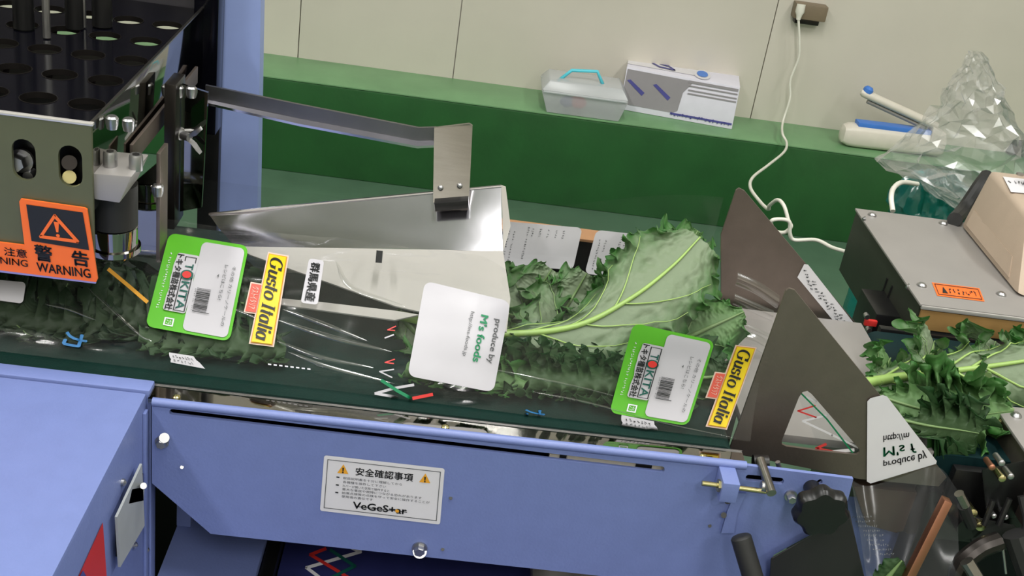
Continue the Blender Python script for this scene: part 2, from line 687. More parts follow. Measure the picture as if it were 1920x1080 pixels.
# ================================================================== setting
fl = MB().box((-3, -2.6, -.1), (3, 2.6, 0)).build('floor', GFLOOR)
struct(fl)
WY = 2.335
wb = MB().box((-3, WY+.012, 0), (3, WY+.12, 2.7)).build('wall_back', WALL)
struct(wb)
seams = [-3, -1.35, -.83, -.327, -.011, .612, 1.2, 1.8, 2.4, 3]
for i in range(len(seams)-1):
    MB().box((seams[i]+.0009, WY, .17), (seams[i+1]-.0009, WY+.011, 2.7), .0008).build('wall_panel', WALL, wb)
struct(MB().box((-3.1, -2.6, 0), (-3, 2.6, 2.7)).build('wall_left', WALL))
struct(MB().box((3, -2.6, 0), (3.1, 2.6, 2.7)).build('wall_right', WALL))
struct(MB().box((-3, -2.7, 0), (3, -2.6, 2.7)).build('wall_front', WALL))
struct(MB().box((-3, -2.6, 2.6), (3, 2.6, 2.7)).build('ceiling', CEIL))
# painted curb along the foot of the wall
LY = 2.188
cu = struct(MB().box((-3, LY, 0), (3, WY+.012, .187), .004).build('trim_1', GREEN))
MB().box((-3, LY+.0005, .187), (3, WY, .19), .001).build('lit_top_slab', CURBT, cu)  # thin slab that carries the lighter, lit green

# ================================================================== conveyor
BZ = .44
cv = thing('belt_conveyor', 'blue framed belt conveyor with dark green belt and polished steel edge', 'conveyor', (0, .8, .2))
# belt with rounded end
rows = []
prof = [(-.7, BZ)]+[(.222+.008*sin(radians(a)), BZ-.008+.008*cos(radians(a))) for a in range(0, 181, 15)]+[(-.7, BZ-.016)]
rows = [[(x, y, z) for x, z in prof] for y in (.7035, .958)]
MB().ring(rows).build('belt', BELT, cv)
# polished steel slide edge in front of the belt
MB().box((-.184, .6845, BZ-.0055), (.236, .7025, BZ-.0022)).build('slide_edge', MIRROR, cv)
MB().box((-.184, .7026, BZ-.0075), (.236, .7034, BZ-.0014)).build('edge_strip', CHROME, cv)
for x, y in ((331, 745), (835, 801), (1318, 856)):
    p = at(x, y, Z=BZ-.0022)
    MB().cyl(p, p+Vector((0, 0, .0018)), .0028, n=14, prof=[(0, .0028), (.5, .0028), (1, .0014)]).build('screw', BRASS, cv)
# back rail
MB().box((.02, .966, .41), (.246, .986, .471)).build('back_rail', RAIL, cv)
MB().box((.02, .964, .4712), (.246, .988, .4735)).build('rail_cap', TAN, cv)
# front side panel
PY = .683
ol = [(285, 753), (1400, 873), (1600, 898), (1592, 930), (1574, 988), (1530, 997), (1450, 1041), (1455, 1116), (980, 1064), (395, 1001), (285, 906)]
outer = [at(x, y, Y=PY) for x, y in ol]


def pxslot(x0, y0, x1, y1, r, Y, n=6):
    """slot with round ends between two pixels, radius r in pixels"""
    a, b = Vector((x0, y0)), Vector((x1, y1))
    d = (b-a).normalized()
    ang = math.atan2(d.y, d.x)
    pts = []
    for c, s0 in ((b, -pi/2), (a, pi/2)):
        for i in range(n+1):
            t = ang+s0+pi*i/n
            pts.append(at(c.x+r*cos(t), c.y+r*sin(t), Y=Y))
    return pts


slot1 = pxslot(323, 772.5, 1241, 880, 5.5, PY)
slot2 = pxslot(1404, 896, 1464, 902, 6, PY)
hole = pxslot(1535, 905, 1538, 903, 4.5, PY)
MB().plate(outer, [slot1, slot2, hole], (0, .003, 0)).build('side_panel', BLUE, cv)
e0, e1, e2 = at(285, 753, Y=PY), at(1400, 873, Y=PY), at(1600, 898, Y=PY)
MB().tube([e0+Vector((0, .0015, -.001)), e1+Vector((0, .0015, -.001))], .0032, 12).build('rolled_edge', BLUE, cv)
# sliding bar seen through the long slot
MB().box((at(1032, 857, Y=PY).x, PY+.006, .4205), (at(1250, 880, Y=PY).x, PY+.010, .4345)).build('slot_bar', WHITEP, cv)
for xa, xb in ((1049, 1062), (1196, 1227)):
    MB().box((at(xa, 868, Y=PY).x, PY+.0045, .4205), (at(xb, 868, Y=PY).x, PY+.0062, .4345)).build('black_marker', BLACK, cv)
MB().box((-.18, PY+.011, .40), (.312, PY+.013, BZ-.009)).build('inner_wall', BLACKG, cv)
bolts([at(787, 1027, Y=PY)], (0, -1, 0), .0042, .006, CHROME, cv)
MB().cyl(at(787, 1034, Y=PY-.0), at(787, 1034, Y=PY-.002), .0052).build('washer', CHROME, cv)
bolts([at(304, 828, Y=PY)], (0, -1, 0), .0036, .005, CHROME, cv)
MB().cyl(at(308, 821, Y=PY), at(308, 821, Y=PY-.003), .0035).build('washer', CHROME, cv)
for x, y in ((845, 934), (830, 1030), (341, 876), (1331, 986)):
    MB().cyl(at(x, y, Y=PY-.0006), at(x, y, Y=PY+.002), .0013, n=10).build('rivet_hole', BLACK if y != 876 else CHROME, cv)
# bent tab with two holes, adjusting screw, stop pin
tb = at(1385, 915, Y=.668)
MB().hexa([at(1352, 1000, Y=PY-.0005), at(1376, 1000, Y=PY-.0005), at(1383, 960, Y=PY-.0005), at(1400, 925, Y=PY-.0005), at(1378, 924, Y=PY-.0005), at(1364, 958, Y=PY-.0005)],
          [at(1352, 1000, Y=PY-.003), at(1376, 1000, Y=PY-.003), at(1383, 960, Y=PY-.003), at(1400, 925, Y=PY-.003), at(1378, 924, Y=PY-.003), at(1364, 958, Y=PY-.003)]).build('tab_foot', BLUE, cv)
MB().box((.2155, .6615, .4215), (.2275, PY, .4375), .0008).build('bent_tab', BLUE, cv)
for x, y in ((1364, 940), (1357, 966)):
    MB().cyl(at(x, y, Y=PY-.0036), at(x, y, Y=PY-.0028), .0021, n=14).build('tab_hole', BLACK, cv)
a, b = at(1316, 906, Y=.668), at(1448, 923, Y=.668)
MB().cyl(a, b, .0019, n=12).build('adjusting_screw', BRASS, cv)
nd = (b-a).normalized()
nut = MB()
n0 = at(1345, 910, Y=.668)
o1 = nd.orthogonal().normalized()
o2 = nd.cross(o1)
nut.ring([[n0+nd*t+(o1*cos(pi*i/3)+o2*sin(pi*i/3))*.0046 for i in range(6)] for t in (0, .0045)])
nut.cyl(n0+nd*.0045, n0+nd*.0058, .0048)
nut.build('lock_nut', BRASS, cv)
MB().cyl(at(1432, 912, Y=.668)-nd*.002, at(1432, 912, Y=.668)+nd*.003, .0036, n=14).build('collar', CHROME, cv)
MB().cyl(at(1425, 862, Y=.69), at(1447, 925, Y=.66), .0034, n=14).build('stop_pin', STEEL, cv)
MB().hexhead(at(1482, 928, Y=PY), (0, -1, 0), .0034, .007).build('bolt', CHROME, cv)
MB().hexhead(at(1577, 935, Y=PY), (0, -1, 0), .0030, .005).build('bolt', CHROME, cv)
# clamp screw under the folding plate
MB().cyl(at(1412, 868, Y=.70), at(1440, 868, Y=.70), .006, n=14).build('pivot', BLACK, cv)
MB().cyl(at(1458, 866, Y=.695), at(1462, 880, Y=.695), .0018, n=10).build('pivot_screw', CHROME, cv)

# maker's safety notice on the panel
sg = MB()
q = Print([(608, 853), (834, 878), (825, 983), (600, 957)], flat('Y', PY), -.00035)
q.lift = .00035
lb = q.sheet(rs=.02, rt=.04, layer=1, n=6).build('safety_notice', WHITE, cv, None, label='white safety notice')
q.frame(.03, .06, .97, .94, .006, .012).build('border_line', INKG, lb, None)
q.text('安全確認事項', .27, .15, .745, .29, bold=.012).build('lettering', INK, lb, None)
for k, (u, v) in enumerate(((.165, .21), (.845, .21))):
    q.poly([(u, v-.09), (u+.046, v+.075), (u-.046, v+.075)]).build('warning_triangle', AMBER, lb, None)
    q.poly([(u-.007, v-.035), (u+.007, v-.035), (u+.004, v+.03), (u-.004, v+.03)], 3, q.dot(u, v+.05, .007, .014, 3)).build('exclamation_mark', INK, lb, None)
mm = MB()
lines = [(.17, .345, .66, '取扱説明書を十分に理解してから'), (.17, .415, .53, '各機種を操作して下さい'), (.17, .485, .56, 'カバーが開いた状態で操作すると'),
         (.17, .545, .83, '重大な事故や故障につながる恐れがあります'), (.17, .61, .9, '始業点検等の点検を守って安全に操作することが'), (.17, .675, .43, '使用者の責任です')]
for u0, v0, u1, tx in lines:
    q.text(tx, u0, v0-.005, u1, v0+.04, mb=mm)
mm.build('small_print', INKG, lb, None)
mm = MB()
for v in (.36, .50, .635):
    q.bar(.115, v-.012, .14, v+.012, mb=mm)
mm.build('bullets', INK, lb, None)
mm = q.text('VeGeS+ar', .27, .765, .715, .885, bold=.02)
q.bar(.30, .838, .72, .85, mb=mm)
mm.build('maker_logo', INK, lb, None)
q.dot(.637, .838, .016, .028, 3).build('logo_dot', AMBER, lb, None)

# ================================================================== left housing
HX = -.1855
ho = thing('machine_housing', 'blue sheet metal housing with flat top at the conveyor near end', 'machine', (-.45, .5, .2))
MB().box((-.9, .30, .18), (HX, .688, BZ), .0025).build('body', BLUE, ho)
MB().box((-.9, .6895, .40), (HX+.0015, .7035, BZ+.0008), .0015).build('top_lip', BLUE, ho)
MB().box((HX, .688, .18), (HX+.003, .70, .434), .001).build('corner_flange', BLUE, ho)
MB().box((HX, .677, .16), (HX+.0022, .6835, .43), .0006).build('door_fold', BLUE, ho)
fx = flat('X', HX)
pl = [at(x, y, X=HX+.004) for x, y in ((262, 869), (267, 985), (221, 1063), (215, 969))]
hl = [at(x, y, X=HX+.004) for x, y in ((243, 917), (267, 912), (265, 938), (237, 944))]
la = MB().plate(pl, [hl], (.0016, 0, 0)).build('latch_plate', PZINC, ho, label='grey slotted latch plate')
MB().box((HX, .612, .36), (HX+.004, .664, .39)).build('latch_block', BLACK, la)
MB().cyl(at(269, 911, X=HX+.004), at(269, 911, X=HX+.011), .0022, n=12).build('latch_pin', CHROME, la)
for x, y in ((228, 904), (250, 1022), (272, 1031)):
    p = at(x, y, X=HX)
    MB().cyl(p, p+Vector((.003, 0, 0)), .0025, n=12, prof=[(0, .0025), (.6, .0025), (1, .001)]).build('screw', CHROME, ho)
q = Print([(145, 980), (198, 980), (198, 1090), (145, 1090)], fx, .0006)
tri = MB()
tri.face([q.raw(p, 1) for p in ((191, 979), (199, 1090), (141, 1090))])
rt = tri.build('warning_sticker', RED, ho, None, label='red triangular sticker')
tri = MB()
tri.face([q.raw(p, 2) for p in ((152, 1069), (164, 1090), (140, 1090))])
tri.build('sticker_print', DBLUE, rt, None)
# lower frame under the conveyor
lf = thing('machine_stand', 'blue lower machine frame under the conveyor, beside the housing', 'machine', (-.14, .7, .02))
MB().box((-.1815, .40, .02), (-.1085, .90, .268), .002).build('frame_box', BLUE, lf)
MB().box((-.1815, .76, .268), (-.170, .90, .40), .001).build('upright', BLUE, lf)
MB().box((-.30, .905, .02), (.29, .913, .43)).build('dark_backing', BLACK, lf)  # black backing added so the shaded gap under the conveyor stays dark
MB().box((-.1075, .40, .02), (-.0965, .90, .262), .001).build('edge_seal', BLACK, lf)
# film web running under the conveyor
fw_ = thing('film_web', 'dark blue reflecting film sheet with zigzag print under the conveyor', 'film', (.08, .7, .1))
MB().box((-.0955, .45, .235), (.31, .90, .250), .001).build('web_sheet', NAVY, fw_)
q = Print([(500, 1000), (1000, 1000), (1000, 1100), (500, 1100)], flat('Z', .2505), .0003)


def pxline(q, pts, w, m, name, parent, layer=2):
    mb = MB()
    for a, b in zip(pts, pts[1:]):
        a, b = Vector(a), Vector(b)
        d = (b-a).normalized()
        nn = Vector((-d.y, d.x))*w/2
        rows = []
        for i in range(7):
            p = a-d*w*.3+(b-a+d*w*.6)*i/6
            rows.append([q.raw(p+nn, layer), q.raw(p-nn, layer)])
        mb.grid(rows)
    return mb.build(name, m, parent, None)


pxline(q, [(660, 1028), (676, 1035), (575, 1065), (615, 1095)], 6, WHITE, 'white_zigzag', fw_, 1)
pxline(q, [(610, 1030), (582, 1041), (655, 1085)], 6, RED, 'red_zigzag', fw_, 2)
pxline(q, [(620, 1033), (665, 1063), (600, 1095)], 6, INKT, 'green_zigzag', fw_, 3)
tag(MB().box((.11, .70, .2502), (.20, .80, .262), .001).build('grey_pad', GREYM), 'small grey pad at the bottom edge under the side panel', 'pad')

# ================================================================== kale
random.seed(4)


def sm(a, b, x):
    t = max(0, min(1, (x-a)/(b-a)))
    return t*t*(3-2*t)


SX = [-.62, -.35, -.17, -.06, .03, .085, .12, .20, .243]
SY = [
    [(.717, .4415), (.733, .455), (.772, .470), (.81, .482), (.86, .488)],
    [(.717, .4415), (.733, .455), (.772, .470), (.81, .482), (.86, .488)],
    [(.716, .4415), (.733, .458), (.770, .476), (.800, .491), (.845, .500)],
    [(.716, .4415), (.729, .463), (.754, .483), (.785, .498), (.835, .506)],
    [(.714, .4415), (.726, .464), (.742, .488), (.765, .507), (.815, .516)],
    [(.713, .4415), (.722, .465), (.7275, .490), (.729, .512), (.732, .528)],
    [(.713, .4415), (.722, .465), (.7265, .490), (.728, .512), (.730, .530)],
    [(.712, .4415), (.723, .465), (.729, .490), (.731, .512), (.736, .530)],
    [(.712, .4415), (.722, .465), (.728, .490), (.728, .512), (.729, .532)],
]
NX, NT = 190, 44


def lerp_sections(x):
    k = 0
    while k < len(SX)-2 and x > SX[k+1]:
        k += 1
    f = sm(SX[k], SX[k+1], x)
    return [Vector((0, a[0]*(1-f)+b[0]*f, a[1]*(1-f)+b[1]*f)) for a, b in zip(SY[k], SY[k+1])]



def in_film(p):
    """keeps a leaf point inside the film and above the belt"""
    p = p.copy()
    if p.z < .453 and p.x < .4:
        p.z = .4435+.0095*exp((p.z-.453)/.0095)
    if p.x < .243:
        c = lerp_sections(max(p.x, -.6))
        zt = c[-1].z
        if p.x < .02 and p.z > zt-.016:
            p.z = zt-.006-.010*exp(-(p.z-zt+.016)/.010)
        yf = c[0].y
        for a, b in zip(c, c[1:]):
            if p.z >= a.z:
                yf = a.y+(b.y-a.y)*min(1, (p.z-a.z)/(b.z-a.z)) if b.z > a.z else b.y
        y0 = yf+.014
        if p.y < y0:
            p.y = yf+.0062+.0078*exp((p.y-y0)/.0078)
        if p.y > .945:
            p.y = .945+.05*(p.y-.945)
    if p.x >= .243 and p.y < .757:
        p.y = .738+.019*exp((p.y-.757)/.019)
    return p


def kale(label, rib, width, nrm, seed, m, ribm=None, amp=1.0, k=8, nu=210, nv=48, curl=.25, ribr=.0028, prof=None, veins=5, span=(-1, 1), group=None, twist=0.0, vr=.6, asym=None, r0=.40, wrap=True):
    """one frilled leaf: blade, rib and side veins. rib: base-to-tip points"""
    rnd = random.Random(seed)
    path = catmull(rib, nu)
    up = Vector(nrm).normalized()
    ph = [rnd.uniform(0, 6.28) for _ in range(8)]
    L = sum((path[i+1]-path[i]).length for i in range(nu))

    def base(u):
        i = min(int(u*nu), nu-1)
        f = u*nu-i
        p = path[i].lerp(path[i+1], f)
        t = (path[min(i+2, nu)]-path[max(i-1, 0)]).normalized()
        n = (up-t*up.dot(t)).normalized()
        if twist:
            n = Matrix.Rotation(twist*(u-.4), 3, t) @ n
        s = t.cross(n).normalized()
        return p, t, n, s

    def wid(u):
        if prof:
            return prof(u)
        return (sm(-.04, .42, u)**.8)*(1-.75*sm(.72, 1.02, u))

    def S(u, v):
        p, t, n, s = base(u)
        sd = 1 if v > 0 else -1
        av = abs(v)
        lobe = abs(sin(pi*k*.55*u+ph[0]+sd*.6))**.7
        W = width*wid(u)*(1-.30*(1-lobe)*av*.6+.10*noise.noise(Vector((u*30, sd*3+seed, 1.7)))*av)
        if asym and v < 0:
            W *= asym(u)
        r = sm(r0, 1.0, av)
        r2 = sm(.66, 1.0, av)
        r3 = sm(.80, 1.0, av)
        A = amp*width*.30*min(1, wid(u)*1.3)*(1+.5*noise.noise(Vector((u*9+seed, sd*2, 5.5))))
        an = 2*pi*k*u+1.8*noise.noise(Vector((u*7, sd*5+seed, 2.2)))
        off = A*r*sin(an+ph[2]*sd)
        off += A*.62*r2*sin(an*2.3+ph[4]*sd+1.6*noise.noise(Vector((u*19, seed, sd*4))))
        off += A*.42*r3*sin(an*5.1+ph[5]*sd)
        tt = A*.6*r*cos(an+ph[2]*sd+1.0)+A*.4*r2*cos(an*2.3+ph[4]*sd+.8)+A*.28*r3*cos(an*5.1+ph[5]*sd+.9)
        lat = W*v*(1-.14*r*abs(sin(an*.5+ph[6])))+sd*A*.24*r2*sin(an*3.3+ph[7])+sd*A*.12*r3*sin(an*6.3+ph[1])
        cr = (noise.noise(Vector((u*14+seed, v*5, seed*.37)))*.08+noise.noise(Vector((u*38+seed, v*13, seed*.7)))*.05)*width*sm(.05, .4, av)
        q_ = p+s*lat+t*tt+n*(off+cr-curl*W*av*av)
        return in_film(q_) if wrap else q_

    root = thing('kale_leaf', label, 'leaf', path[0], group)
    mb = MB()
    lay = []
    rows = []
    for i in range(nu+1):
        row = []
        for j in range(nv+1):
            vv = -1+2*j/nv
            vv = (abs(vv)**.85)*(1 if vv > 0 else -1)
            vv = span[0] if vv < span[0] else span[1] if vv > span[1] else vv
            row.append(S(i/nu, vv))
            lay.append(abs(vv)*.75+.25*sm(.2, 1, abs(vv))*(.5+.5*sin(i*.6+j)))
        rows.append(row)
    mb.grid(rows)
    bm = mb.bm
    me_o = mb.build('blade', m, root, None)
    at_ = me_o.data.attributes.new('rim', 'FLOAT', 'POINT')
    at_.data.foreach_set('value', lay)
    rm = ribm or RIB
    if ribr < .001:
        return root
    pts = [(in_film(base(u)[0]) if wrap else base(u)[0])+base(u)[2]*ribr*.35 for u in [i/40 for i in range(41)]]
    MB().tube(pts, ribr, 8, lambda t: 1.15-.95*t).build('midrib', rm, root, 60)
    for i in range(veins):
        for sd in (1, -1):
            if (sd > 0 and span[1] < .5) or (sd < 0 and span[0] > -.5):
                continue
            u0 = .10+.62*i/max(1, veins)+rnd.uniform(-.02, .02)+(.04 if sd > 0 else 0)
            vp = []
            for j in range(11):
                tt = j/10
                u, v = min(.98, u0+.20*tt+.05*tt*tt), sd*.80*tt
                p = S(u, v)
                n = base(u)[2]
                vp.append(p+n*ribr*.4)
            MB().tube(vp, ribr*.42*vr, 6, lambda t: 1-.75*t).build('vein', rm, root, 60)
    return root


def K(*pts):
    return [at(x, y, Y=Y) for x, y, Y in pts]


def KB(*pts):
    """points seen at those pixels, kept above the belt"""
    out = []
    for x, y, Y in pts:
        p = at(x, y, Y=Y)
        if p.z < .453:
            p = at(x, y, Z=.453)
        out.append(p)
    return out


UPF = (0, -.62, .78)
G1, G2, G3 = None, None, None
# middle bunch, half wrapped in film
kale('large pale kale leaf with thick rib beside the white printed label', KB((748, 592, .790), (850, 616, .785), (950, 627, .780), (1080, 612, .790), (1180, 562, .810), (1258, 502, .838), (1312, 446, .865)), .047, UPF, 3, L_PALE, k=7, amp=.75, curl=.12, veins=5, ribr=.0034,
     asym=lambda u: .30+.70*sm(.50, .74, u), vr=.5,
     prof=lambda u: .03+sm(.14, .5, u)*(1-.55*sm(.84, 1.02, u)))
kale('frilled kale leaf rising beside the right end of the steel guide', KB((890, 650, .865), (950, 600, .870), (1000, 555, .880), (1035, 505, .89)), .040, (-.2, -.8, .5), 11, L_PALE, RIBD, k=5, curl=-.2, veins=3)
kale('broad kale leaf standing before the left rear printed label', KB((960, 690, .855), (1020, 630, .862), (1065, 570, .872), (1100, 512, .885)), .038, (.1, -.85, .45), 17, L_PALE, RIBD, k=5, curl=.1, veins=3, amp=.9)
kale('kale leaf with browned curly tip before the right rear printed label', KB((1080, 690, .880), (1150, 600, .890), (1205, 520, .902), (1268, 455, .915)), .036, (-.1, -.85, .45), 23, L_MID, RIBD, k=6, curl=-.15, veins=3)
kale('bright frilled kale leaf tip, highest of the middle bunch', KB((1200, 560, .875), (1255, 510, .885), (1290, 460, .895), (1308, 432, .90)), .030, (.2, -.85, .45), 29, L_MID, RIBD, k=4, curl=.2, veins=2, amp=1.2)
kale('small kale frill poking out towards the folding plates', KB((1180, 665, .83), (1270, 640, .83), (1340, 610, .835), (1395, 585, .84)), .030, (0, -.7, .7), 31, L_MID, RIBD, k=4, curl=.2, veins=2, amp=1.3)
kale('kale leaf drooping behind the right green label', KB((1150, 690, .775), (1220, 705, .765), (1320, 708, .76), (1375, 695, .76)), .032, (0, -.9, .4), 37, L_DARK, RIBD, k=6, curl=.3, veins=2, amp=1.1)
kale('flat kale leaf base behind the white printed label', KB((745, 582, .800), (790, 632, .79), (840, 672, .78), (900, 690, .775)), .034, (-.2, -.8, .55), 47, L_PALE, RIBD, k=5, curl=.1, veins=2, amp=.6)

def frill(label, p0, p1, w_, seed, m, k=9, amp=1.7, nrm=(0, -.8, .6)):
    a, b = Vector(p0), Vector(p1)
    rnd = random.Random(seed)
    pts = [a.lerp(b, i/4)+Vector((0, rnd.uniform(-.004, .004), rnd.uniform(-.003, .004))) for i in range(5)]
    return kale(label, pts, w_, nrm, seed, m, RIBD, k=k, amp=amp, r0=0.0, ribr=.0008, veins=0, curl=.3,
                prof=lambda u: sm(-.1, .12, u)*(1-.6*sm(.88, 1.02, u)))


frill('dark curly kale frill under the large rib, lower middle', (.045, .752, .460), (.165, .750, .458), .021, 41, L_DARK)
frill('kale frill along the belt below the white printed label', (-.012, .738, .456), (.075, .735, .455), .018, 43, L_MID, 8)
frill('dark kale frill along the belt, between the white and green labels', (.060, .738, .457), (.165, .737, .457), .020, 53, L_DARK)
frill('shaded kale frill behind the lower ones, between the white and green labels', (.050, .780, .452), (.190, .775, .452), .016, 55, L_SHADE)
# right bunch, waiting on the infeed belt
kale('long kale leaf with pale ribs running past the folding plate', KB((1600, 722, .83), (1700, 706, .835), (1780, 697, .84), (1900, 681, .845), (2010, 662, .85)), .050, UPF, 61, L_PALE, RIB, k=8, curl=.15, veins=5, ribr=.0040, amp=.8, vr=.8, asym=lambda u: .55,
     prof=lambda u: .35+.65*sm(0, .45, u))
kale('upright frilled kale leaf under the golden reflection', KB((1742, 712, .865), (1742, 690, .87), (1744, 665, .878), (1750, 640, .885)), .038, (0, -1, .25), 67, L_PALE, RIBD, k=2.6, curl=.15, veins=3, amp=.6,
     prof=lambda u: .3+.7*sm(0, .6, u))
kale('kale leaf standing behind the long rib, right of the upright one', KB((1850, 705, .865), (1852, 685, .87), (1858, 662, .878), (1866, 640, .885)), .040, (0, -1, .25), 71, L_PALE, RIBD, k=2.8, curl=.12, veins=3, amp=.6, prof=lambda u: .3+.7*sm(0, .6, u))
kale('short kale frill between the plate edge and the upright leaf', KB((1645, 718, .86), (1652, 700, .865), (1660, 685, .87), (1668, 672, .875)), .022, (0, -.9, .4), 73, L_MID, RIBD, k=3, curl=.1, veins=2, prof=lambda u: .4+.6*sm(0, .5, u))
kale('dark frilled kale leaf below the long rib', KB((1640, 740, .80), (1720, 765, .79), (1800, 780, .785), (1900, 770, .79)), .044, (0, -.8, .6), 79, L_MID, RIBD, k=9, curl=.3, veins=0, amp=1.25, r0=.05, ribr=.0012)
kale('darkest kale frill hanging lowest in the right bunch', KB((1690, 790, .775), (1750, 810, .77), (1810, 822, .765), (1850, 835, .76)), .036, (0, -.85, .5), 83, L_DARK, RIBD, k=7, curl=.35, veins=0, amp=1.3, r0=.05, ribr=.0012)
kale('curly kale tuft lying over the long rib', KB((1900, 768, .81), (1860, 764, .81), (1805, 752, .812), (1775, 738, .815)), .024, (0, -.75, .65), 89, L_MID, RIBD, k=6, curl=.3, veins=0, amp=1.35, r0=.05, ribr=.0012)
kale('kale leaf at the picture edge above the steel bracket', KB((1880, 700, .88), (1910, 680, .885), (1945, 660, .89), (1985, 645, .895)), .028, (0, -.9, .4), 97, L_MID, RIBD, k=5, curl=.2, veins=2)
# left bunch, inside the sealed bag under the machine head
frill('shaded kale frill in the bag along the belt, left of the blue character', (-.335, .745, .455), (-.225, .744, .455), .020, 103, L_SHADE, 10)
frill('shaded kale frill in the bag between the blue character and green label', (-.245, .755, .460), (-.165, .750, .458), .022, 107, L_SHADE, 8)
frill('shaded kale frill in the bag higher up, under the sign', (-.345, .79, .468), (-.225, .79, .470), .020, 108, L_SHADE, 9)
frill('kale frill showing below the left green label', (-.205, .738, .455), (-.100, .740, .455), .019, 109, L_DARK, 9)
kale('shaded kale leaf in the bag under the warning sign', KB((-40, 590, .83), (60, 585, .835), (150, 575, .84), (230, 560, .845)), .050, UPF, 101, L_SHADE, RIBD, k=8, curl=.2, veins=3, amp=.9)
kale('shaded kale leaf in the bag behind the left yellow label', KB((200, 560, .84), (300, 560, .835), (400, 560, .83), (500, 580, .82)), .046, UPF, 113, L_SHADE, RIBD, k=8, curl=.2, veins=3, amp=.9)

# ================================================================== film tube
ft = thing('film_tube', 'clear printed film tube around the kale on the green belt', 'packaging film', (0, .85, BZ))
mb = MB()
rows, srows = [], []
for i in range(NX+1):
    x = SX[0]+(SX[-1]-SX[0])*i/NX
    c = catmull(lerp_sections(x), NT)
    row, srow = [], []
    for j, p in enumerate(c):
        t = j/NT
        n = Vector((0, -(c[min(j+1, NT)]-c[max(j-1, 0)]).z, (c[min(j+1, NT)]-c[max(j-1, 0)]).y)).normalized()
        lo = noise.noise(Vector((x*9+t*2, t*3-x*4, 3.1)))*.0011*sm(0, .2, t)*(.25+.75*(1-sm(.04, .1, x)))
        hi = abs(noise.noise(Vector((x*14, t*26-x*22, 8.7))))*.0026+abs(noise.noise(Vector((x*30+4, t*9-x*40, 1.7))))*.0012
        hi *= sm(0, .12, t)*(.2+.8*(1-sm(.02, .07, x)))
        p = Vector((x, p.y, p.z))
        row.append(p+n*(lo-hi))
        srow.append(p+n*lo)
    srows.append(srow)
    rows.append(row)
mb.grid(rows)
smb = MB()
smb.grid(srows)
bvh = BVHTree.FromBMesh(smb.bm)
smb.bm.free()
mb.build('front_film', FILM, ft, 0)
mb = MB()
rows = []
for i in range(81):
    x = -.62+.863*i/80
    top = .490+.045*sm(0, .24, x)
    row = []
    for j in range(13):
        t = j/12
        row.append((x, .952+.002*sin(t*3)+noise.noise(Vector((x*9, t*3, 2)))*.0008, .4425+(top-.4425)*t))
    rows.append(row)
mb.grid(rows)
bvhb = BVHTree.FromBMesh(mb.bm)
mb.build('rear_film', FILM, ft, 0)
mb = MB()
mb.grid([[(-.62+.863*i/20, y, .4412) for y in (.74, .80, .87, .952)] for i in range(21)])
mb.build('bottom_film', BOTF, ft, 0)
# gathered creases of film between label and guide: thin raised folds
FS = on_mesh(bvh, .735, Vector((0, -.8, .6)))
BS = on_mesh(bvhb, .95, Vector((0, -1, 0)))


def fold(pts, wpx, name='film_crease', h=2.2, m=None):
    mb = MB()
    pp = catmull([Vector((a, b, 0)) for a, b in pts], 16)
    rows = []
    for i, p in enumerate(pp):
        d = (pp[min(i+1, 16)]-pp[max(i-1, 0)]).normalized()
        nn = Vector((-d.y, d.x, 0))
        tp = sin(pi*min(1, max(0, i/16)))**.6+.05
        row = []
        for k in range(7):
            s_ = -1+k/3
            q = p+nn*s_*wpx*.5*tp
            P_, n_ = FS(q.x, q.y)
            row.append(P_+n_*(.0006+.0011*h/2.2*tp*(1-s_*s_)))
        rows.append(row)
    mb.grid(rows)
    return mb.build(name, m or FILM, ft, 0)


for pts, wd in (([(425, 575), (465, 590), (505, 608)], 10), ([(160, 535), (215, 585), (262, 628), (285, 640)], 9), ([(530, 580), (600, 605), (690, 640)], 14),
                ([(520, 600), (620, 632), (735, 660)], 16), ([(520, 640), (600, 670), (700, 690)], 16), ([(630, 490), (660, 540), (760, 575)], 18),  # last fold is put in for the glare streak on the guide
                ([(900, 690), (960, 700), (1080, 725), (1160, 745)], 8), ([(1000, 735), (1100, 755), (1250, 795), (1380, 822)], 9),
                ([(85, 570), (130, 578), (180, 600)], 14), ([(540, 660), (620, 690), (740, 720)], 16)):
    fold(pts, wd*.6, m=FOLDF)


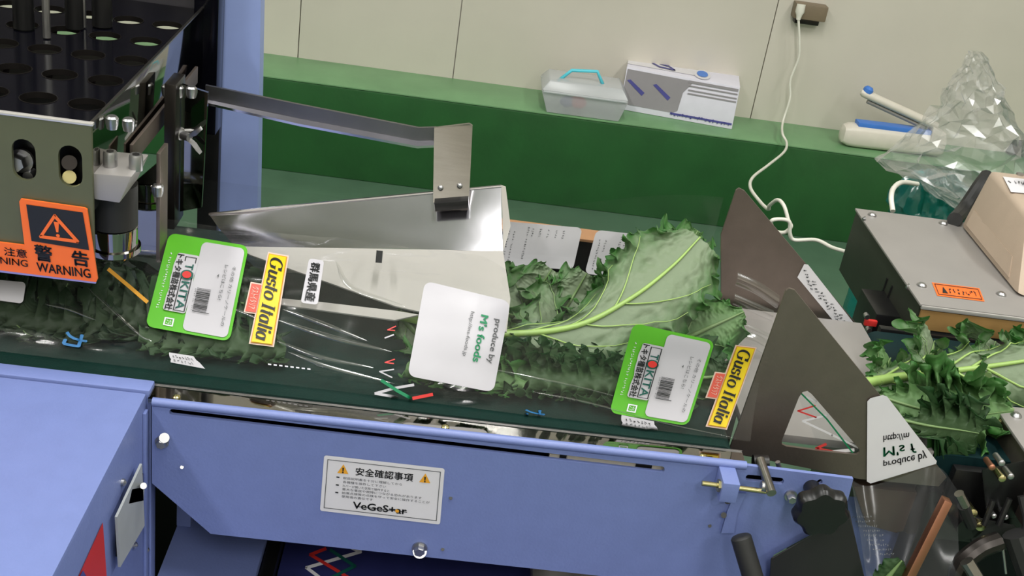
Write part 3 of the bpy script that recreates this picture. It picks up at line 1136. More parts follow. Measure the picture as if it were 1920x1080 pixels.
def green_label(c, label):
    q = Print(c, FS, .0007)
    o = q.sheet(rs=.09, rt=.08, layer=2, n=16).build('green_label', LGREEN, ft, None, label=label)
    q.sheet(.43, .035, .965, .97, rs=.12, rt=.06, layer=3, n=12).build('white_panel', WHITEF, o, None)
    q.sheet(.16, .19, .435, .80, rs=.12, rt=.05, layer=4, n=8, wav=.006).build('logo_panel', WHITEF, o, None)
    q.frame(.275, .215, .415, .785, .012, .006, 5).build('logo_border', INK, o, None)
    mb = q.text('T', .30, .29, .395, .345, 1, .02, layer=5)
    q.text('KITA', .30, .475, .395, .765, 1, .015, layer=5, mb=mb)
    mb.build('lettering', INKT, o, None)
    q.dot(.345, .405, .078, .052, 6).build('logo_ring', INKT, o, None)
    q.dot(.345, .405, .055, .037, 7).build('logo_dot', RED, o, None)
    q.text('トキタ種苗株式会社', .175, .205, .262, .79, 1, .02, layer=5).build('company_name', INK, o, None)
    q.marks(.07, .20, .105, .80, 24, 5, 1, 3).build('edge_print', LBOX, o, None)
    mb = q.frame(.20, .87, .315, .955, .016, .012, 3)
    q.text('プラ', .225, .89, .29, .935, 1, layer=3, mb=mb)
    mb.build('recycling_mark', LBOX, o, None)
    mb = MB()
    rnd = random.Random(8)
    v = .515
    while v < .76:
        wv = rnd.choice((.004, .004, .007, .01))
        ln = .665 if rnd.random() < .8 else .70
        q.bar(.50, v, ln, v+wv, 5, mb)
        v += wv+rnd.choice((.004, .006, .009))
    mb.build('barcode', INK, o, None)
    q.marks(.475, .52, .495, .76, 13, 9, 1, 5).build('barcode_number', INKG, o, None)
    mb = q.text('その他 カリーノケールの', .86, .235, .905, .86, 1, layer=5)
    q.text('レシピはこちら!', .765, .235, .81, .60, 1, layer=5, mb=mb)
    q.poly([(.72, .34), (.72, .375), (.70, .3575)], 5, mb)
    mb.build('recipe_print', INKG, o, None)
    return o


green_label([(318, 437), (467, 462), (431, 641), (273, 612)], 'bright green maker label, nearer the machine head')
green_label([(1187, 606), (1340, 640), (1289, 799), (1142, 774)], 'bright green maker label, nearer the folding plates')


def yellow_label(c, label, redspan):
    q = Print(c, FS, .0007)
    o = q.sheet(layer=2, n=14).build('yellow_label', CREAM, ft, None, label=label)
    q.sheet(.06, .015, .94, .985, layer=3, n=14).build('gold_border', GOLDL, o, None)
    q.sheet(.10, .025, .90, .975, layer=4, n=14).build('yellow_field', YELLOW, o, None)
    q.text('', .20, .05, .82, .95, 1, layer=5, glyphs=nib_text()).build('lettering', INK, o, None)
    u0, v0, v1 = redspan
    q.sheet(u0-.06, v0-.015, 0.02, v1+.015, layer=2, n=8).build('red_tab_border', CREAM, o, None)
    q.sheet(u0, v0, 0.02, v1, layer=3, n=8).build('red_tab', REDL, o, None)
    q.text('グストイタリア', u0+.08, v0+.03, -.02, v1-.03, 1, layer=4).build('red_tab_print', CREAM, o, None)
    return o


yellow_label([(503, 473), (542, 480), (514, 651), (467, 645)], 'yellow label with black lettering, nearer the machine head', (-.42, .36, .66))
yellow_label([(1378, 647), (1418, 652), (1362, 806), (1322, 800)], 'yellow label with black lettering, nearer the folding plates', (-.42, .36, .65))
# origin label
q = Print([(580, 485), (608, 489), (596, 572), (564, 568)], FS, .0007)
o = q.sheet(rs=.2, rt=.07, layer=2).build('origin_label', WHITEF, ft, None, label='small white label with four black characters')
mb = MB()
q.text('群馬県産', .2, .08, .8, .94, 1, .02, layer=3, mb=mb)
mb.build('lettering', INK, o, None)
# white producer label
q = Print([(797, 527), (957, 566), (925, 736), (764, 705)], FS, .0007)
o = q.sheet(rs=.09, rt=.08, layer=2, n=16).build('producer_label', WHITEF, ft, None, label='large white printed label')
q.text('produce by', .85, .22, .935, .70, 1, .01, layer=3).build('lettering', INKG, o, None)
q.text("M's foods", .70, .21, .785, .715, 1, .025, layer=3).build('lettering', INKE, o, None)
q.text('http://ms-foods.jp', .565, .20, .62, .68, 1, 0, layer=3).build('web_address', INKG, o, None)
# registration mark
q = Print([(706, 470), (718, 471), (716, 494), (704, 493)], FS, .0007)
q.sheet(layer=2, n=3).build('registration_mark', INK, ft, None)
# blue characters and small labels near the belt
q = Print([(126, 622), (166, 630), (160, 652), (116, 648)], FS, .0007)
mb = q.text('カ', 0, 0, 1, 1, 1, .02, layer=2)
mb.build('blue_character', INKB, ft, None)
q = Print([(985, 768), (1022, 770), (1018, 786), (985, 780)], FS, .0007)
q.text('カ', 0, 0, 1, 1, 1, .02, layer=2).build('blue_character', INKB, ft, None)
for c in ([(317, 661), (362, 668), (386, 692), (322, 680)], [(1164, 778), (1224, 790), (1236, 812), (1166, 800)]):
    q = Print(c, FS, .0007)
    o = q.sheet(layer=2, n=6, wav=.02).build('small_white_label', WHITEF, ft, None)
    q.marks(.1, .2, .9, .5, 7, 3, 0, 3).build('small_print', INK, o, None)
    q.marks(.1, .6, .9, .85, 7, 4, 0, 3).build('small_print', INKG, o, None)
# zigzag print
q = Print([(690, 560), (830, 560), (830, 760), (690, 760)], FS, .0007)
pxline(q, [(775, 722), (740, 728), (704, 738), (745, 745)], 5, WHITEF, 'white_zigzag', ft, 2)
pxline(q, [(716, 714), (745, 733), (770, 747)], 6, INKE, 'green_zigzag', ft, 3)
pxline(q, [(775, 747), (810, 740)], 6, RED, 'red_zigzag', ft, 2)
pxline(q, [(722, 634), (738, 628)], 2.5, WHITEF, 'white_zigzag', ft, 2)
pxline(q, [(738, 693), (712, 697), (735, 708)], 2.5, WHITEF, 'white_zigzag', ft, 2)
pxline(q, [(742, 612), (727, 619), (740, 620)], 2, INKR, 'red_zigzag', ft, 2)
pxline(q, [(740, 674), (722, 680), (738, 682)], 2, INKR, 'red_zigzag', ft, 2)
mb = MB()
for k in range(8):
    q.raw((0, 0), 2)
    c_ = Vector((506+k*10.5, 683.5+k*1.25))
    mb.face([q.raw(c_+Vector(d), 2) for d in ((-3, -1.6), (3, -.9), (3, 1.6), (-3, .9))])
mb.build('perforation_marks', LBOX, ft, None)
# amber streak of print beside the left green label
q = Print([(200, 500), (280, 500), (280, 570), (200, 570)], FS, .0007)
pxline(q, [(205, 506), (240, 535), (276, 566)], 7, GOLDL, 'amber_print', ft, 2)
for pts, wd in (([(1380, 522), (1420, 540), (1458, 566)], 12), ([(1375, 560), (1410, 575), (1448, 592)], 10), ([(1385, 632), (1415, 640), (1440, 655)], 14), ([(1375, 665), (1400, 672), (1430, 684)], 8), ([(1390, 610), (1420, 622), (1445, 634)], 6)):
    mb = MB()
    pp = catmull([at(x, y, Y=.86) for x, y in pts], 14)
    mb.grid([[p+Vector((0, .0, 1)).normalized()*wd*.0005*cos(pi*k/6)+Vector((0, -1, 0))*wd*.00035*sin(pi*k/6) for k in range(7)] for p in pp])
    mb.build('film_fold', FOLDF, ft, 0)
# labels on the rear film
for c, sd, nm in (([(948, 414), (1092, 426), (1074, 505), (930, 495)], 3, 'left'), ([(1118, 430), (1275, 447), (1250, 530), (1096, 512)], 7, 'right')):
    q = Print(c, BS, .0006)
    o = q.sheet(rs=.07, rt=.12, layer=2, n=14).build('rear_label', WHITE, ft, None, label='white rear label, '+('beside the steel guide' if nm == 'left' else 'nearer the folding plates'))
    mb = MB()
    for k in range(5):
        q.marks(.36+.10*k, .10, .39+.10*k, .30, 4, sd+k, 1, 3, mb)
    q.marks(.30, .08, .33, .85, 14, sd+11, 1, 3, mb)
    q.marks(.06, .2, .085, .9, 12, sd+12, 1, 3, mb)
    q.marks(.13, .2, .155, .9, 12, sd+13, 1, 3, mb)
    mb.build('small_print', INKG, o, None)
# label at the far left under the sign
q = Print([(-60, 520), (50, 530), (44, 570), (-60, 556)], FS, .0007)
q.sheet(rs=.07, rt=.2, layer=2).build('producer_label', WHITE, ft, None, label='white label under the warning sign')

# ================================================================== folding plates
def folding(pts, holes, Y, name, label):
    t = MB().plate([at(x, y, Y=Y) for x, y in pts], holes, (0, .0022, 0))
    o = t.build(name, STEELD, None, 30)
    return tag(o, label, 'folding plate')


win = []
for x, y in ((1514, 733), (1522, 739), (1600, 829), (1611, 842), (1612, 849), (1606, 853), (1540, 846), (1474, 837), (1466, 833), (1466, 826), (1498, 745), (1505, 735)):
    win.append(at(x, y, Y=.727))
fp = folding([(1474, 545), (1480, 541), (1490, 544), (1775, 895), (1760, 912), (1610, 898), (1590, 893), (1374, 850), (1368, 843)], [win], .727, 'folding_plate', 'dark steel triangular folding plate with cut-out, nearest the viewer')
folding([(1380, 357), (1386, 353), (1396, 358), (1660, 672), (1660, 760), (1352, 720), (1352, 440)], [], .957, 'folding_plate', 'dark steel triangular folding plate behind, beside the white cable')
# polished base between the plates
MBs = MB().box((.247, .742, .425), (.395, .948, .432), .0006).build('base_plate', GREYM, None)
tag(MBs, 'polished steel base sheet between the two folding plates', 'plate')
# film running over the plates
fw2 = thing('film_sheet', 'clear film sheet folding over the front plate edge down to the roll', 'packaging film', (.38, .68, .30))
A = K((1488, 545, .7255), (1560, 635, .7255), (1640, 733, .7255), (1720, 832, .7255), (1792, 915, .7255))
B = K((1480, 700, .7250), (1520, 760, .7250), (1580, 830, .7245), (1620, 890, .7240), (1600, 905, .722))
top = catmull(K((1596, 900, .7225), (1628, 911, .7225), (1690, 894, .7225), (1757, 875, .7225), (1795, 918, .7225)), 20)
bot = catmull(K((1628, 1100, .660), (1650, 1110, .657), (1690, 1110, .655), (1800, 1100, .655)), 20)
mb = MB()
rows = []
for i in range(21):
    rows.append([top[i].lerp(bot[i], j/14)+Vector((0, noise.noise(Vector((i*.25, j*.2, 1)))*.003*min(1, j/4), 0)) for j in range(15)])
mb.grid(rows)
bvs = BVHTree.FromBMesh(mb.bm)
mb.build('film_panel', FILM2, fw2, 0)
q = Print([(1620, 748), (1660, 741), (1757, 868), (1626, 906)], flat('Y', .7262), .0004)
mb = MB()
poly = [(1626, 752), (1632, 746), (1655, 740), (1663, 743), (1756, 864), (1755, 869), (1632, 906), (1625, 902)]
mb.face([q.raw(p, 1) for p in poly])
o = mb.build('producer_label', WHITE, fw2, None, label='white mirrored label at the plate edge')
q = Print([(1650, 770), (1740, 770), (1740, 885), (1650, 885)], flat('Y', .7262), .0004)
for tx, c, m_ in (('http://m', [(1656, 812), (1704, 806), (1704, 822), (1656, 828)], INKG), ("M's f", [(1656, 838), (1714, 830), (1718, 848), (1656, 856)], INKE), ('produce by', [(1656, 862), (1736, 842), (1738, 862), (1656, 876)], INKG)):
    qq = Print(c, flat('Y', .7262), .0004)
    qq.text(tx, 0, 0, 1, 1, 0, .01, layer=2, flip=True).build('lettering', m_, o, None)
# label on the rear plate edge
o = MB()
o.face([at(x, y, Y=.9562) for x, y in ((1508, 495), (1515, 496), (1634, 648), (1596, 642), (1495, 520))])
lab = o.build('printed_label', WHITE, None, None)
tag(lab, 'white speckled label strip on the rear folding plate edge', 'label')
mb = MB()
for k in range(6):
    c = [(1503+k*17, 505+k*21), (1512+k*17, 505+k*21), (1526+k*17, 545+k*19), (1517+k*17, 545+k*19)]
    qq = Print(c, flat('Y', .9560), .0004)
    qq.marks(0, 0, 1, 1, 6, k, 1, 1, mb)
mb.build('small_print', INKG, lab, None)
# zigzag on the film seen in the cut-out
q = Print([(1460, 730), (1620, 730), (1620, 860), (1460, 860)], flat('Y', .7300), .0002)
mb = MB()
zb = MB()
zb.face([at(x, y, Y=.7302) for x, y in ((1490, 728), (1522, 728), (1625, 850), (1612, 858), (1540, 850))])
zf = zb.build('film_flap', FILM2, fw2, None)
pxline(q, [(1512, 744), (1530, 752)], 4, WHITE, 'white_zigzag', fw2, 2)
pxline(q, [(1550, 778), (1505, 789), (1560, 815), (1608, 838)], 4, WHITE, 'white_zigzag', fw2, 2)
pxline(q, [(1528, 760), (1496, 770), (1530, 782)], 3, INKR, 'red_zigzag', fw2, 2)
pxline(q, [(1500, 735), (1550, 785), (1600, 850)], 3, INKE, 'green_zigzag', fw2, 3)
pxline(q, [(1548, 832), (1530, 840), (1560, 846)], 5, INKR, 'red_zigzag', fw2, 3)
pxline(q, [(1545, 848), (1600, 843)], 6, WHITE, 'white_zigzag', fw2, 2)
q = Print([(1595, 950), (1700, 950), (1700, 1060), (1600, 1060)], on_mesh(bvs, .69), .0005)
mb = MB()
for k in range(9):
    q.marks(.02+.05*k, .15+.08*k, .38+.05*k, .19+.08*k, 9, k+40, 0, 1, mb)
mb.build('small_print', INKG, fw2, None)

# ================================================================== steel forming guide
gd = thing('forming_guide', 'polished folded steel forming guide that narrows inside the film', 'guide', (-.05, .84, .48))
a0, a1 = at(392, 402, Y=.885), at(940, 349, Y=.895)
b0, b1 = at(440, 462, Y=.845), at(943, 470, Y=.850)
mb = MB()
rows = []
for i in range(31):
    t = i/30
    p, q_ = a0.lerp(a1, t), b0.lerp(b1, t)
    row = []
    for j in range(11):
        s_ = j/10
        pt = p.lerp(q_, s_)
        pt += Vector((0, -.3, -.6))*(.004*sin(pi*s_)*(.4+.6*t))
        row.append(pt+Vector((0, noise.noise(Vector((t*4, s_*2, 5)))*.0012, noise.noise(Vector((t*4, s_*2, 9)))*.0012)))
    rows.append(row)
top_rows = rows
mb.grid(rows)
mb.bm.normal_update()
mb.build('upper_flange', POLISH, gd, 40)
MB().tube([a0, a0.lerp(a1, .5)+Vector((0, 0, .0003)), a1], .0014, 8).build('flange_rim', POLISH, gd)
MB().plate([a1, at(948, 352, Y=.90), at(957, 425, Y=.872), at(944, 470, Y=.851)], [], (0, .0012, .0006)).build('end_lip', SATIN, gd)
wz = .4885


def onw(x, y):
    """point on the plane of the lower face: through the crease and the front edge"""
    o_, n_ = b1, (b0-b1).cross(at(950, 578, Z=wz)-b1).normalized()
    d = ray(x, y)
    return CAM+d*((o_-CAM).dot(n_)/d.dot(n_))


low = [onw(440, 462), onw(943, 470), onw(957, 560), onw(950, 622), onw(786, 584), onw(742, 574), onw(600, 524), onw(470, 478)]
MB().plate(low, [], (0, .0003, -.0012)).build('lower_face', SATIN, gd)
st = [onw(522, 559), onw(600, 566), onw(745, 583), onw(786, 590), onw(740, 600), onw(525, 571)]
MB().plate(st, [], (0, .0003, -.0012)).build('lower_strip', SATIN, gd)

# ================================================================== arm that carries the guide
am = thing('guide_arm', 'bent steel arm reaching from the machine head to the forming guide', 'arm', at(390, 180, Y=.93))
f0 = K((385, 160, .925), (560, 196, .915), (785, 240, .905), (818, 239, .905))
f1 = K((385, 186, .925), (560, 222, .915), (783, 264, .905), (818, 263, .905))
g1 = K((385, 192, .920), (560, 232, .909), (783, 274, .898), (818, 272, .898))
mb = MB()
mb.grid([f0, f1])
mb.grid([[p+Vector((0, .003, 0)) for p in f1], [p+Vector((0, .003, 0)) for p in f0]])
mb.grid([f0, [p+Vector((0, .003, 0)) for p in f0]])
mb.build('arm_web', mat('arm_steel', (118, 117, 121), .38, 1, var=.12, vs=25), am, 30)
mb = MB()
mb.grid([f1, g1])
mb.grid([[p+Vector((0, 0, -.002)) for p in g1], [p+Vector((0, 0, -.002)) for p in f1]])
mb.grid([g1, [p+Vector((0, 0, -.002)) for p in g1]])
mb.build('arm_flange', POLISH, am, 30)
sp = K((814, 240, .902), (880, 232, .900), (886, 236, .900), (879, 384, .878), (812, 380, .878))
MB().plate(sp, [], (0, .0028, .0)).build('arm_strip', STEEL, am)
for x, y in ((826, 352), (862, 348)):
    p = at(x, y, Y=.882)
    MB().cyl(p, p+Vector((0, -.0022, 0)), .0022, n=12, prof=[(0, .0024), (.6, .0022), (1, .001)]).build('rivet', CHROME, am)
p0, p1, p2, p3 = at(815, 372, Y=.8785), at(879, 367, Y=.8785), at(879, 381, Y=.8785), at(817, 387, Y=.8785)
dv = Vector((0, -.008, -.001))
MB().hexa([p0, p1, p2, p3], [p+dv for p in (p0, p1, p2, p3)], .0005).build('magnet_pad', BLACK, am)

# ================================================================== machine head
hd = thing('packing_machine', 'stainless packing machine top with black perforated tray above the belt', 'machine', (-.3, .85, .5))
HY, HXR, HZ = .72, -.2295, .6165
oa = [(-.60, HY, .508), (HXR, HY, .508), (HXR, HY, HZ), (-.60, HY, HZ)]


def oval(cx, cy, hw, hh, Y, n=8):
    c = at(cx, cy, Y=Y)
    k = 1/ (FPX/(c-CAM).dot(Fw))
    w_, h_ = hw*k, hh*k*1.1
    pts = []
    for i in range(2*n+2):
        a = pi*i/(n) if i <= n else pi*(i-1)/n
        a = -0+a
        pts.append((c.x+w_*cos(a), Y, c.z+(h_-w_)*(1 if i <= n else -1)+w_*sin(a)))
    return pts


MB().plate(oa, [oval(45, 300, 22, 38, HY), oval(132, 312, 22, 38, HY), oval(-45, 290, 22, 38, HY)], (0, .003, 0)).build('front_plate', OLIVE, hd)
MB().box((-.60, HY+.02, .53), (HXR-.004, HY+.022, .60)).build('slot_backing', BLACK, hd)
MB().box((-.60, HY-.0004, HZ), (HXR+.0012, HY+.0034, HZ+.002), .0005).build('front_rim', SATIN, hd)
p = at(42, 300, Y=HY+.016)
MB().hexhead(p, (0, -1, .1), .006, .012).build('bolt', CHROME, hd)
MB().cyl(p+Vector((.006, 0, -.008)), p+Vector((.006, -.008, -.008)), .0035).build('bolt', CHROME, hd)
MB().cyl(at(130, 332, Y=HY+.018), at(130, 332, Y=HY+.012), .0045).build('bolt', BRASS, hd)
MB().cyl(at(130, 305, Y=HY+.018), at(130, 305, Y=HY+.010), .005).build('bolt', RAIL, hd)
# perforated top
hp = []
for r_ in range(8):
    y = .772+.0535*r_
    for c_ in range(9):
        x = -.2485-.0325*c_-(.0 if r_ % 2 == 0 else .0035)-(.0 if r_ % 2 == 0 else -.0)
        x += .0 if r_ % 2 == 0 else .0
        if x < -.58 or y > 1.01:
            continue
        hp.append([(x+.0125*cos(2*pi*i/18), y+.0125*sin(2*pi*i/18), HZ-.005) for i in range(18)])
MB().plate([(-.60, HY+.003, HZ-.005), (HXR-.0015, HY+.003, HZ-.005), (HXR-.0015, 1.05, HZ-.005), (-.60, 1.05, HZ-.005)], hp, (0, 0, -.003)).build('perforated_top', BLACKG, hd)
mb = MB()
for l in hp:
    c = sum((Vector(v) for v in l), Vector())/len(l)
    lp = []
    for rr, z in ((.0126, HZ-.0052), (.0126, HZ-.0046), (.0122, HZ-.0046), (.0122, HZ-.009)):
        lp.append([c+Vector((rr*cos(2*pi*i/18), rr*sin(2*pi*i/18), z-c.z)) for i in range(18)])
    mb.ring(lp, cap=False)
    mb.cyl(c+Vector((0, 0, -.03)), c+Vector((.002, .002, -.012)), .0035, n=8)
hr = mb.build('hole_rims', RAIL, hd)
hr['kind'] = 'stuff'
MB().box((-.60, HY+.004, .555), (HXR-.004, 1.05, .560)).build('lower_tray', mat('black_tray', (6, 6, 8), .7, spec=.1), hd)
# right side plate
MB().box((HXR-.0015, HY+.003, .556), (HXR, 1.046, HZ+.001), .0003).build('side_plate', MIRROR, hd)
MB().box((HXR-.0015, HY+.003, HZ+.001), (HXR+.0006, 1.046, HZ+.0022)).build('side_rim', STEEL, hd)
# posts of the magazine
for x, y, r_ in ((45, 52, .008), (140, 52, .007), (192, 48, .008), (-40, 60, .008)):
    p = at(x, y, Z=HZ-.004)
    MB().cyl(p, p+Vector((0, 0, .16)), r_, n=14).build('magazine_post', BLACK, hd)
for x, y in ((155, 20), (88, 40)):
    p = at(x, y+30, Z=HZ-.004)
    MB().cyl(p, p+Vector((0, 0, .12)), .003, n=10).build('guide_rod', CHROME, hd)
pA, pB = at(212, 74, Z=HZ-.004), at(306, 74, Z=HZ-.004)
MB().box((-.60, 1.052, HZ-.01), (-.238, 1.058, .80)).build('back_panel', mat('grey_acrylic', (66, 64, 68), .2), hd)
MB().box((-.238, 1.035, .50), (-.2165, 1.062, .82), .001).build('corner_post', BLACKG, hd)
MB().box((-.238, 1.063, .20), (-.2185, 1.075, .517), .001).build('rear_post', BLACK, hd)
MB().box((-.300, 1.015, .70), (-.225, 1.034, .72), .001).build('top_bar', BLACK, hd)
# side brackets, block, wheel
ck = K((177, 374, .7235), (224, 381, .7235), (247, 331, .7235), (173, 325, .7235))
MB().hexa(ck, [p+Vector((0, .042, 0)) for p in ck], .0010).build('clamp_block', GREYM, hd)
for x, y in ((207, 312), (255, 318)):
    p = at(x, y, Z=ck[3].z)
    MB().cyl(p, p+Vector((0, 0, .011)), .0046, n=16, prof=[(0, .0046), (.85, .0046), (1, .0040)]).build('bolt', CHROME, hd)
    MB().cyl(p+Vector((0, 0, .0108)), p+Vector((0, 0, .0113)), .0026, n=6).build('bolt_socket', BLACK, hd)
wc = at(213, 430, Y=.755)
wc.z = at(213, 490, Y=.74).z
MB().cyl((wc.x, wc.y, wc.z+.022), (wc.x, wc.y, ck[0].z), .0165, n=28).build('drive_wheel', RUBBER, hd)
MB().cyl((wc.x, wc.y, wc.z), (wc.x, wc.y, wc.z+.022), .0175, n=32, prof=[(0, .0165), (.1, .0185), (.28, .0185), (.3, .0165), (.95, .0165), (1, .015)]).build('wheel_flange', MIRROR, hd)
MB().hexa([(-.223, .80, .486), (-.207, .80, .486), (-.207, .80, .565), (-.223, .80, .548)], [(-.223, .803, .486), (-.207, .803, .486), (-.207, .803, .565), (-.223, .803, .548)]).build('side_bracket', MIRROR, hd)
MB().box((-.2085, .798, .484), (-.2055, .82, .572), .0006).build('side_bracket', STEELD, hd)
MB().box((-.2215, .870, .478), (-.2125, .90, .60), .001).build('hanger_post', RAIL, hd)
MB().hexa([(-.2120, .885, .488), (-.1945, .885, .494), (-.1915, .885, .592), (-.2120, .885, .596)], [(-.2120, .888, .488), (-.1945, .888, .494), (-.1915, .888, .592), (-.2120, .888, .596)]).build('hanger_plate', MIRROR, hd)
MB().box((-.2280, .80, .560), (-.2255, 1.0, .575), .0005).build('side_rail', STEELD, hd)
for x, y, Y in ((313, 168, .88), (335, 170, .885), (359, 171, .884), (210, 228, .74), (241, 232, .76), (296, 355, .797)):
    p = at(x, y, Y=Y)
    MB().cyl(p+Vector((0, 0, -.005)), p+Vector((0, 0, .004)), .0042 if y < 200 else .0030, n=12, prof=[(0, .8*.0042), (.4, .0042), (.85, .0042), (1, .003)]).build('bolt', CHROME, hd)
wn = thing('wing_nut', 'zinc wing nut on the hanger plate beside the blue post', 'nut', at(345, 250, Y=.88))
p = at(335, 250, Y=.885)
MB().cyl(p, p+Vector((.010, -.006, .0)), .0042, n=14, prof=[(0, .0052), (.3, .0048), (.35, .0036), (1, .0034)]).build('nut_body', CHROME, wn)
for s_ in (1, -1):
    b_ = p+Vector((.008, -.005, 0))
    lp = []
    for t, wd in ((0, .0030), (.35, .0030), (.7, .0042), (1, .0030)):
        c = b_+Vector((.011*t, -.004*t, s_*(.001+.0085*t*t**.3)))
        lp.append([c+Vector((0, .001, wd*.7)), c+Vector((wd*.6, 0, 0)), c+Vector((0, -.001, -wd*.7)), c+Vector((-wd*.6, 0, 0))])
    MB().ring(lp).build('wing', CHROME, wn)
# warning sign
MB().box((-.60, HY-.0022, .5035), (HXR+.0015, HY-.0006, .5165), .0006).build('sign_backing', LAV, hd)
ws = MB().plate([at(x, y, Y=HY-.0024) for x, y in ((39, 373), (158, 390), (163, 393), (183, 523), (180, 529), (-120, 492), (-120, 440), (46, 460), (36, 378))], [], (0, .0015, 0)).build('warning_sign', ORANGE, hd, label='orange and black warning sign')
q = Print([(38, 373), (163, 391), (181, 529), (50, 512)], flat('Y', HY-.0025), .0003)
q.poly([(.085, .06), (.93, .06), (.955, .57), (.115, .55)], 1).build('black_field', INK, ws, None)
mb = MB()
for a_, b_ in (((.5, .16), (.26, .47)), ((.26, .47), (.80, .47)), ((.80, .47), (.5, .16))):
    q.line([a_, b_], 6, 2, mb)
q.poly([(.475, .24), (.555, .24), (.53, .38), (.50, .38)], 2, mb)
q.dot(.518, .425, .028, .022, 2, mb)
mb.build('warning_emblem', ORANGE, ws, None)
mb = q.text('警', .15, .59, .40, .80, 0, .02)
q.text('告', .69, .60, .93, .80, 0, .02, mb=mb)
q.text('WARNING', .16, .83, .93, .95, 0, .02, mb=mb)
q.text('注意', -.30, .68, .03, .79, 0, .01, mb=mb)
q.text('WARNING', -.75, .82, .03, .91, 0, .01, mb=mb)
mb.build('lettering', INK, ws, None)

# blue post behind the belt
bp = [at(x, y, Y=1.078) for x, y in ((403, -140), (491, -140), (489, 0), (482, 420), (476, 600), (396, 600), (400, 400), (401, 330), (413, 305), (416, 150), (405, 136), (403, 0))]
o = MB().plate(bp, [], (0, .02, 0)).build('blue_post', mat('lit_blue_paint', (146, 164, 218), .4, var=.03), None)  # machine blue lightened: light on the post put into the colour
tag(o, 'upright blue post behind the machine head and steel arm', 'post')

# ================================================================== right side: infeed, brackets, control box
inf = thing('infeed_conveyor', 'dark teal infeed belt under the right kale bunch', 'conveyor', (.6, .86, .3))
prof = [(1.0, .432)]+[(.407-.012*sin(radians(a)), .420+.012*cos(radians(a))) for a in range(0, 181, 15)]+[(1.0, .408)]
MB().ring([[(x, y, z) for x, z in prof] for y in (.74, .935)]).build('belt', TEAL, inf)
MB().box((.41, .937, .38), (1.0, .945, .434), .001).build('rear_rail', BLACK, inf)
MB().box((.41, .73, .36), (1.0, .738, .426), .001).build('front_rail', BLACK, inf)
MB().cyl((.42, .738, .395), (.42, .70, .395), .010, n=16).build('roller_axle', BLACK, inf)
# switch unit behind the rear plate
sw = thing('switch_unit', 'small black switch block with red rocker behind the plate', 'switch', (.425, 1.0, .40))
MB().box((.418, .975, .38), (.446, 1.03, .43), .002).build('switch_case', BLACK, sw)
p = at(1632, 605, Y=.974)
MB().box((p.x-.006, .972, p.z-.003), (p.x+.006, .976, p.z+.003), .0008).build('red_rocker', RED, sw)
for dx, dz in ((-.006, .007), (.0, -.007)):
    MB().cyl((p.x+dx, .976, p.z+dz), (p.x+dx, .970, p.z+dz), .0025, n=12).build('terminal_screw', CHROME, sw)

cb = thing('control_box', 'grey metal control box with screwed lid and orange sticker', 'control box', (.55, 1.06, .37))
CZ = .462
c0, c1 = at(1612, 391, Z=CZ), at(1716, 566, Z=CZ)
CXL, CYB, CYF = (c0.x+c1.x)/2, c0.y, c1.y
CXR = CXL+.26
MB().box((CXL+.0012, CYF+.001, .388), (CXR, CYB-.001, CZ-.0025), .0008).build('box_body', DARKG, cb)
MB().box((CXL-.0006, CYF-.003, CZ-.0025), (CXR, CYB, CZ), .0009).build('lid', GREYM, cb)
MB().box((CXL+.0010, CYF-.004, CZ-.005), (CXR, CYF-.001, CZ-.0012), .0008).build('lid_lip', SATIN, cb)
MB().box((CXL+.003, CYF-.0022, .436), (CXR, CYF+.001, CZ-.006), .0006).build('front_strip', GOLD, cb)
MB().box((CXL+.002, CYF-.0012, .390), (CXR, CYF+.0008, .4355), .0005).build('front_panel', BLACK, cb)
for x, y in ((1635, 404), (1768, 420), (1728, 536), (1877, 553)):
    p = at(x, y, Z=CZ)
    MB().cyl(p, p+Vector((0, 0, .003)), .0045, n=14, prof=[(0, .0048), (.5, .0044), (1, .0025)]).build('screw', CHROME, cb)
for x, y in ((1621, 411), (1703, 538)):
    p = at(x, y, X=CXL+.001)
    MB().cyl(p, p+Vector((-.002, 0, 0)), .0035, n=12, prof=[(0, .0035), (1, .0018)]).build('screw', CHROME, cb)
for x0, y0, x1, y1 in ((1664, 522, 1640, 590), (1673, 536, 1650, 600)):
    a_, b_ = at(x0, y0, X=CXL+.0008), at(x1, y1, X=CXL+.0008)
    MB().tube([a_, b_], .0012, 6).build('vent_slot', BLACK, cb)
q = Print([(1747, 530), (1836, 541), (1846, 566), (1757, 555)], flat('Z', CZ), .0004)
o = q.sheet(layer=1, n=3).build('orange_sticker', ORANGE, cb, None, label='orange sticker')
q.frame(.04, .1, .96, .9, .012, .04).build('sticker_border', INK, o, None)
mb = q.marks(.3, .3, .92, .72, 7, 77, 0, 2)
q.poly([(.2, .25), (.26, .75), (.14, .75)], 2, mb)
mb.build('small_print', INK, o, None)
# stand that carries it
tag(MB().box((CXL+.03, CYF+.02, 0), (CXR+.2, CYB-.02, .3875), .002).build('box_stand', BLACK), 'black stand under the grey control box', 'stand')

# beige unit on the control box
bg = thing('speed_controller', 'beige plastic control unit standing on the grey control box', 'controller', (.66, 1.1, CZ))


def bz(x, y, z):
    return at(x, y, Z=z)


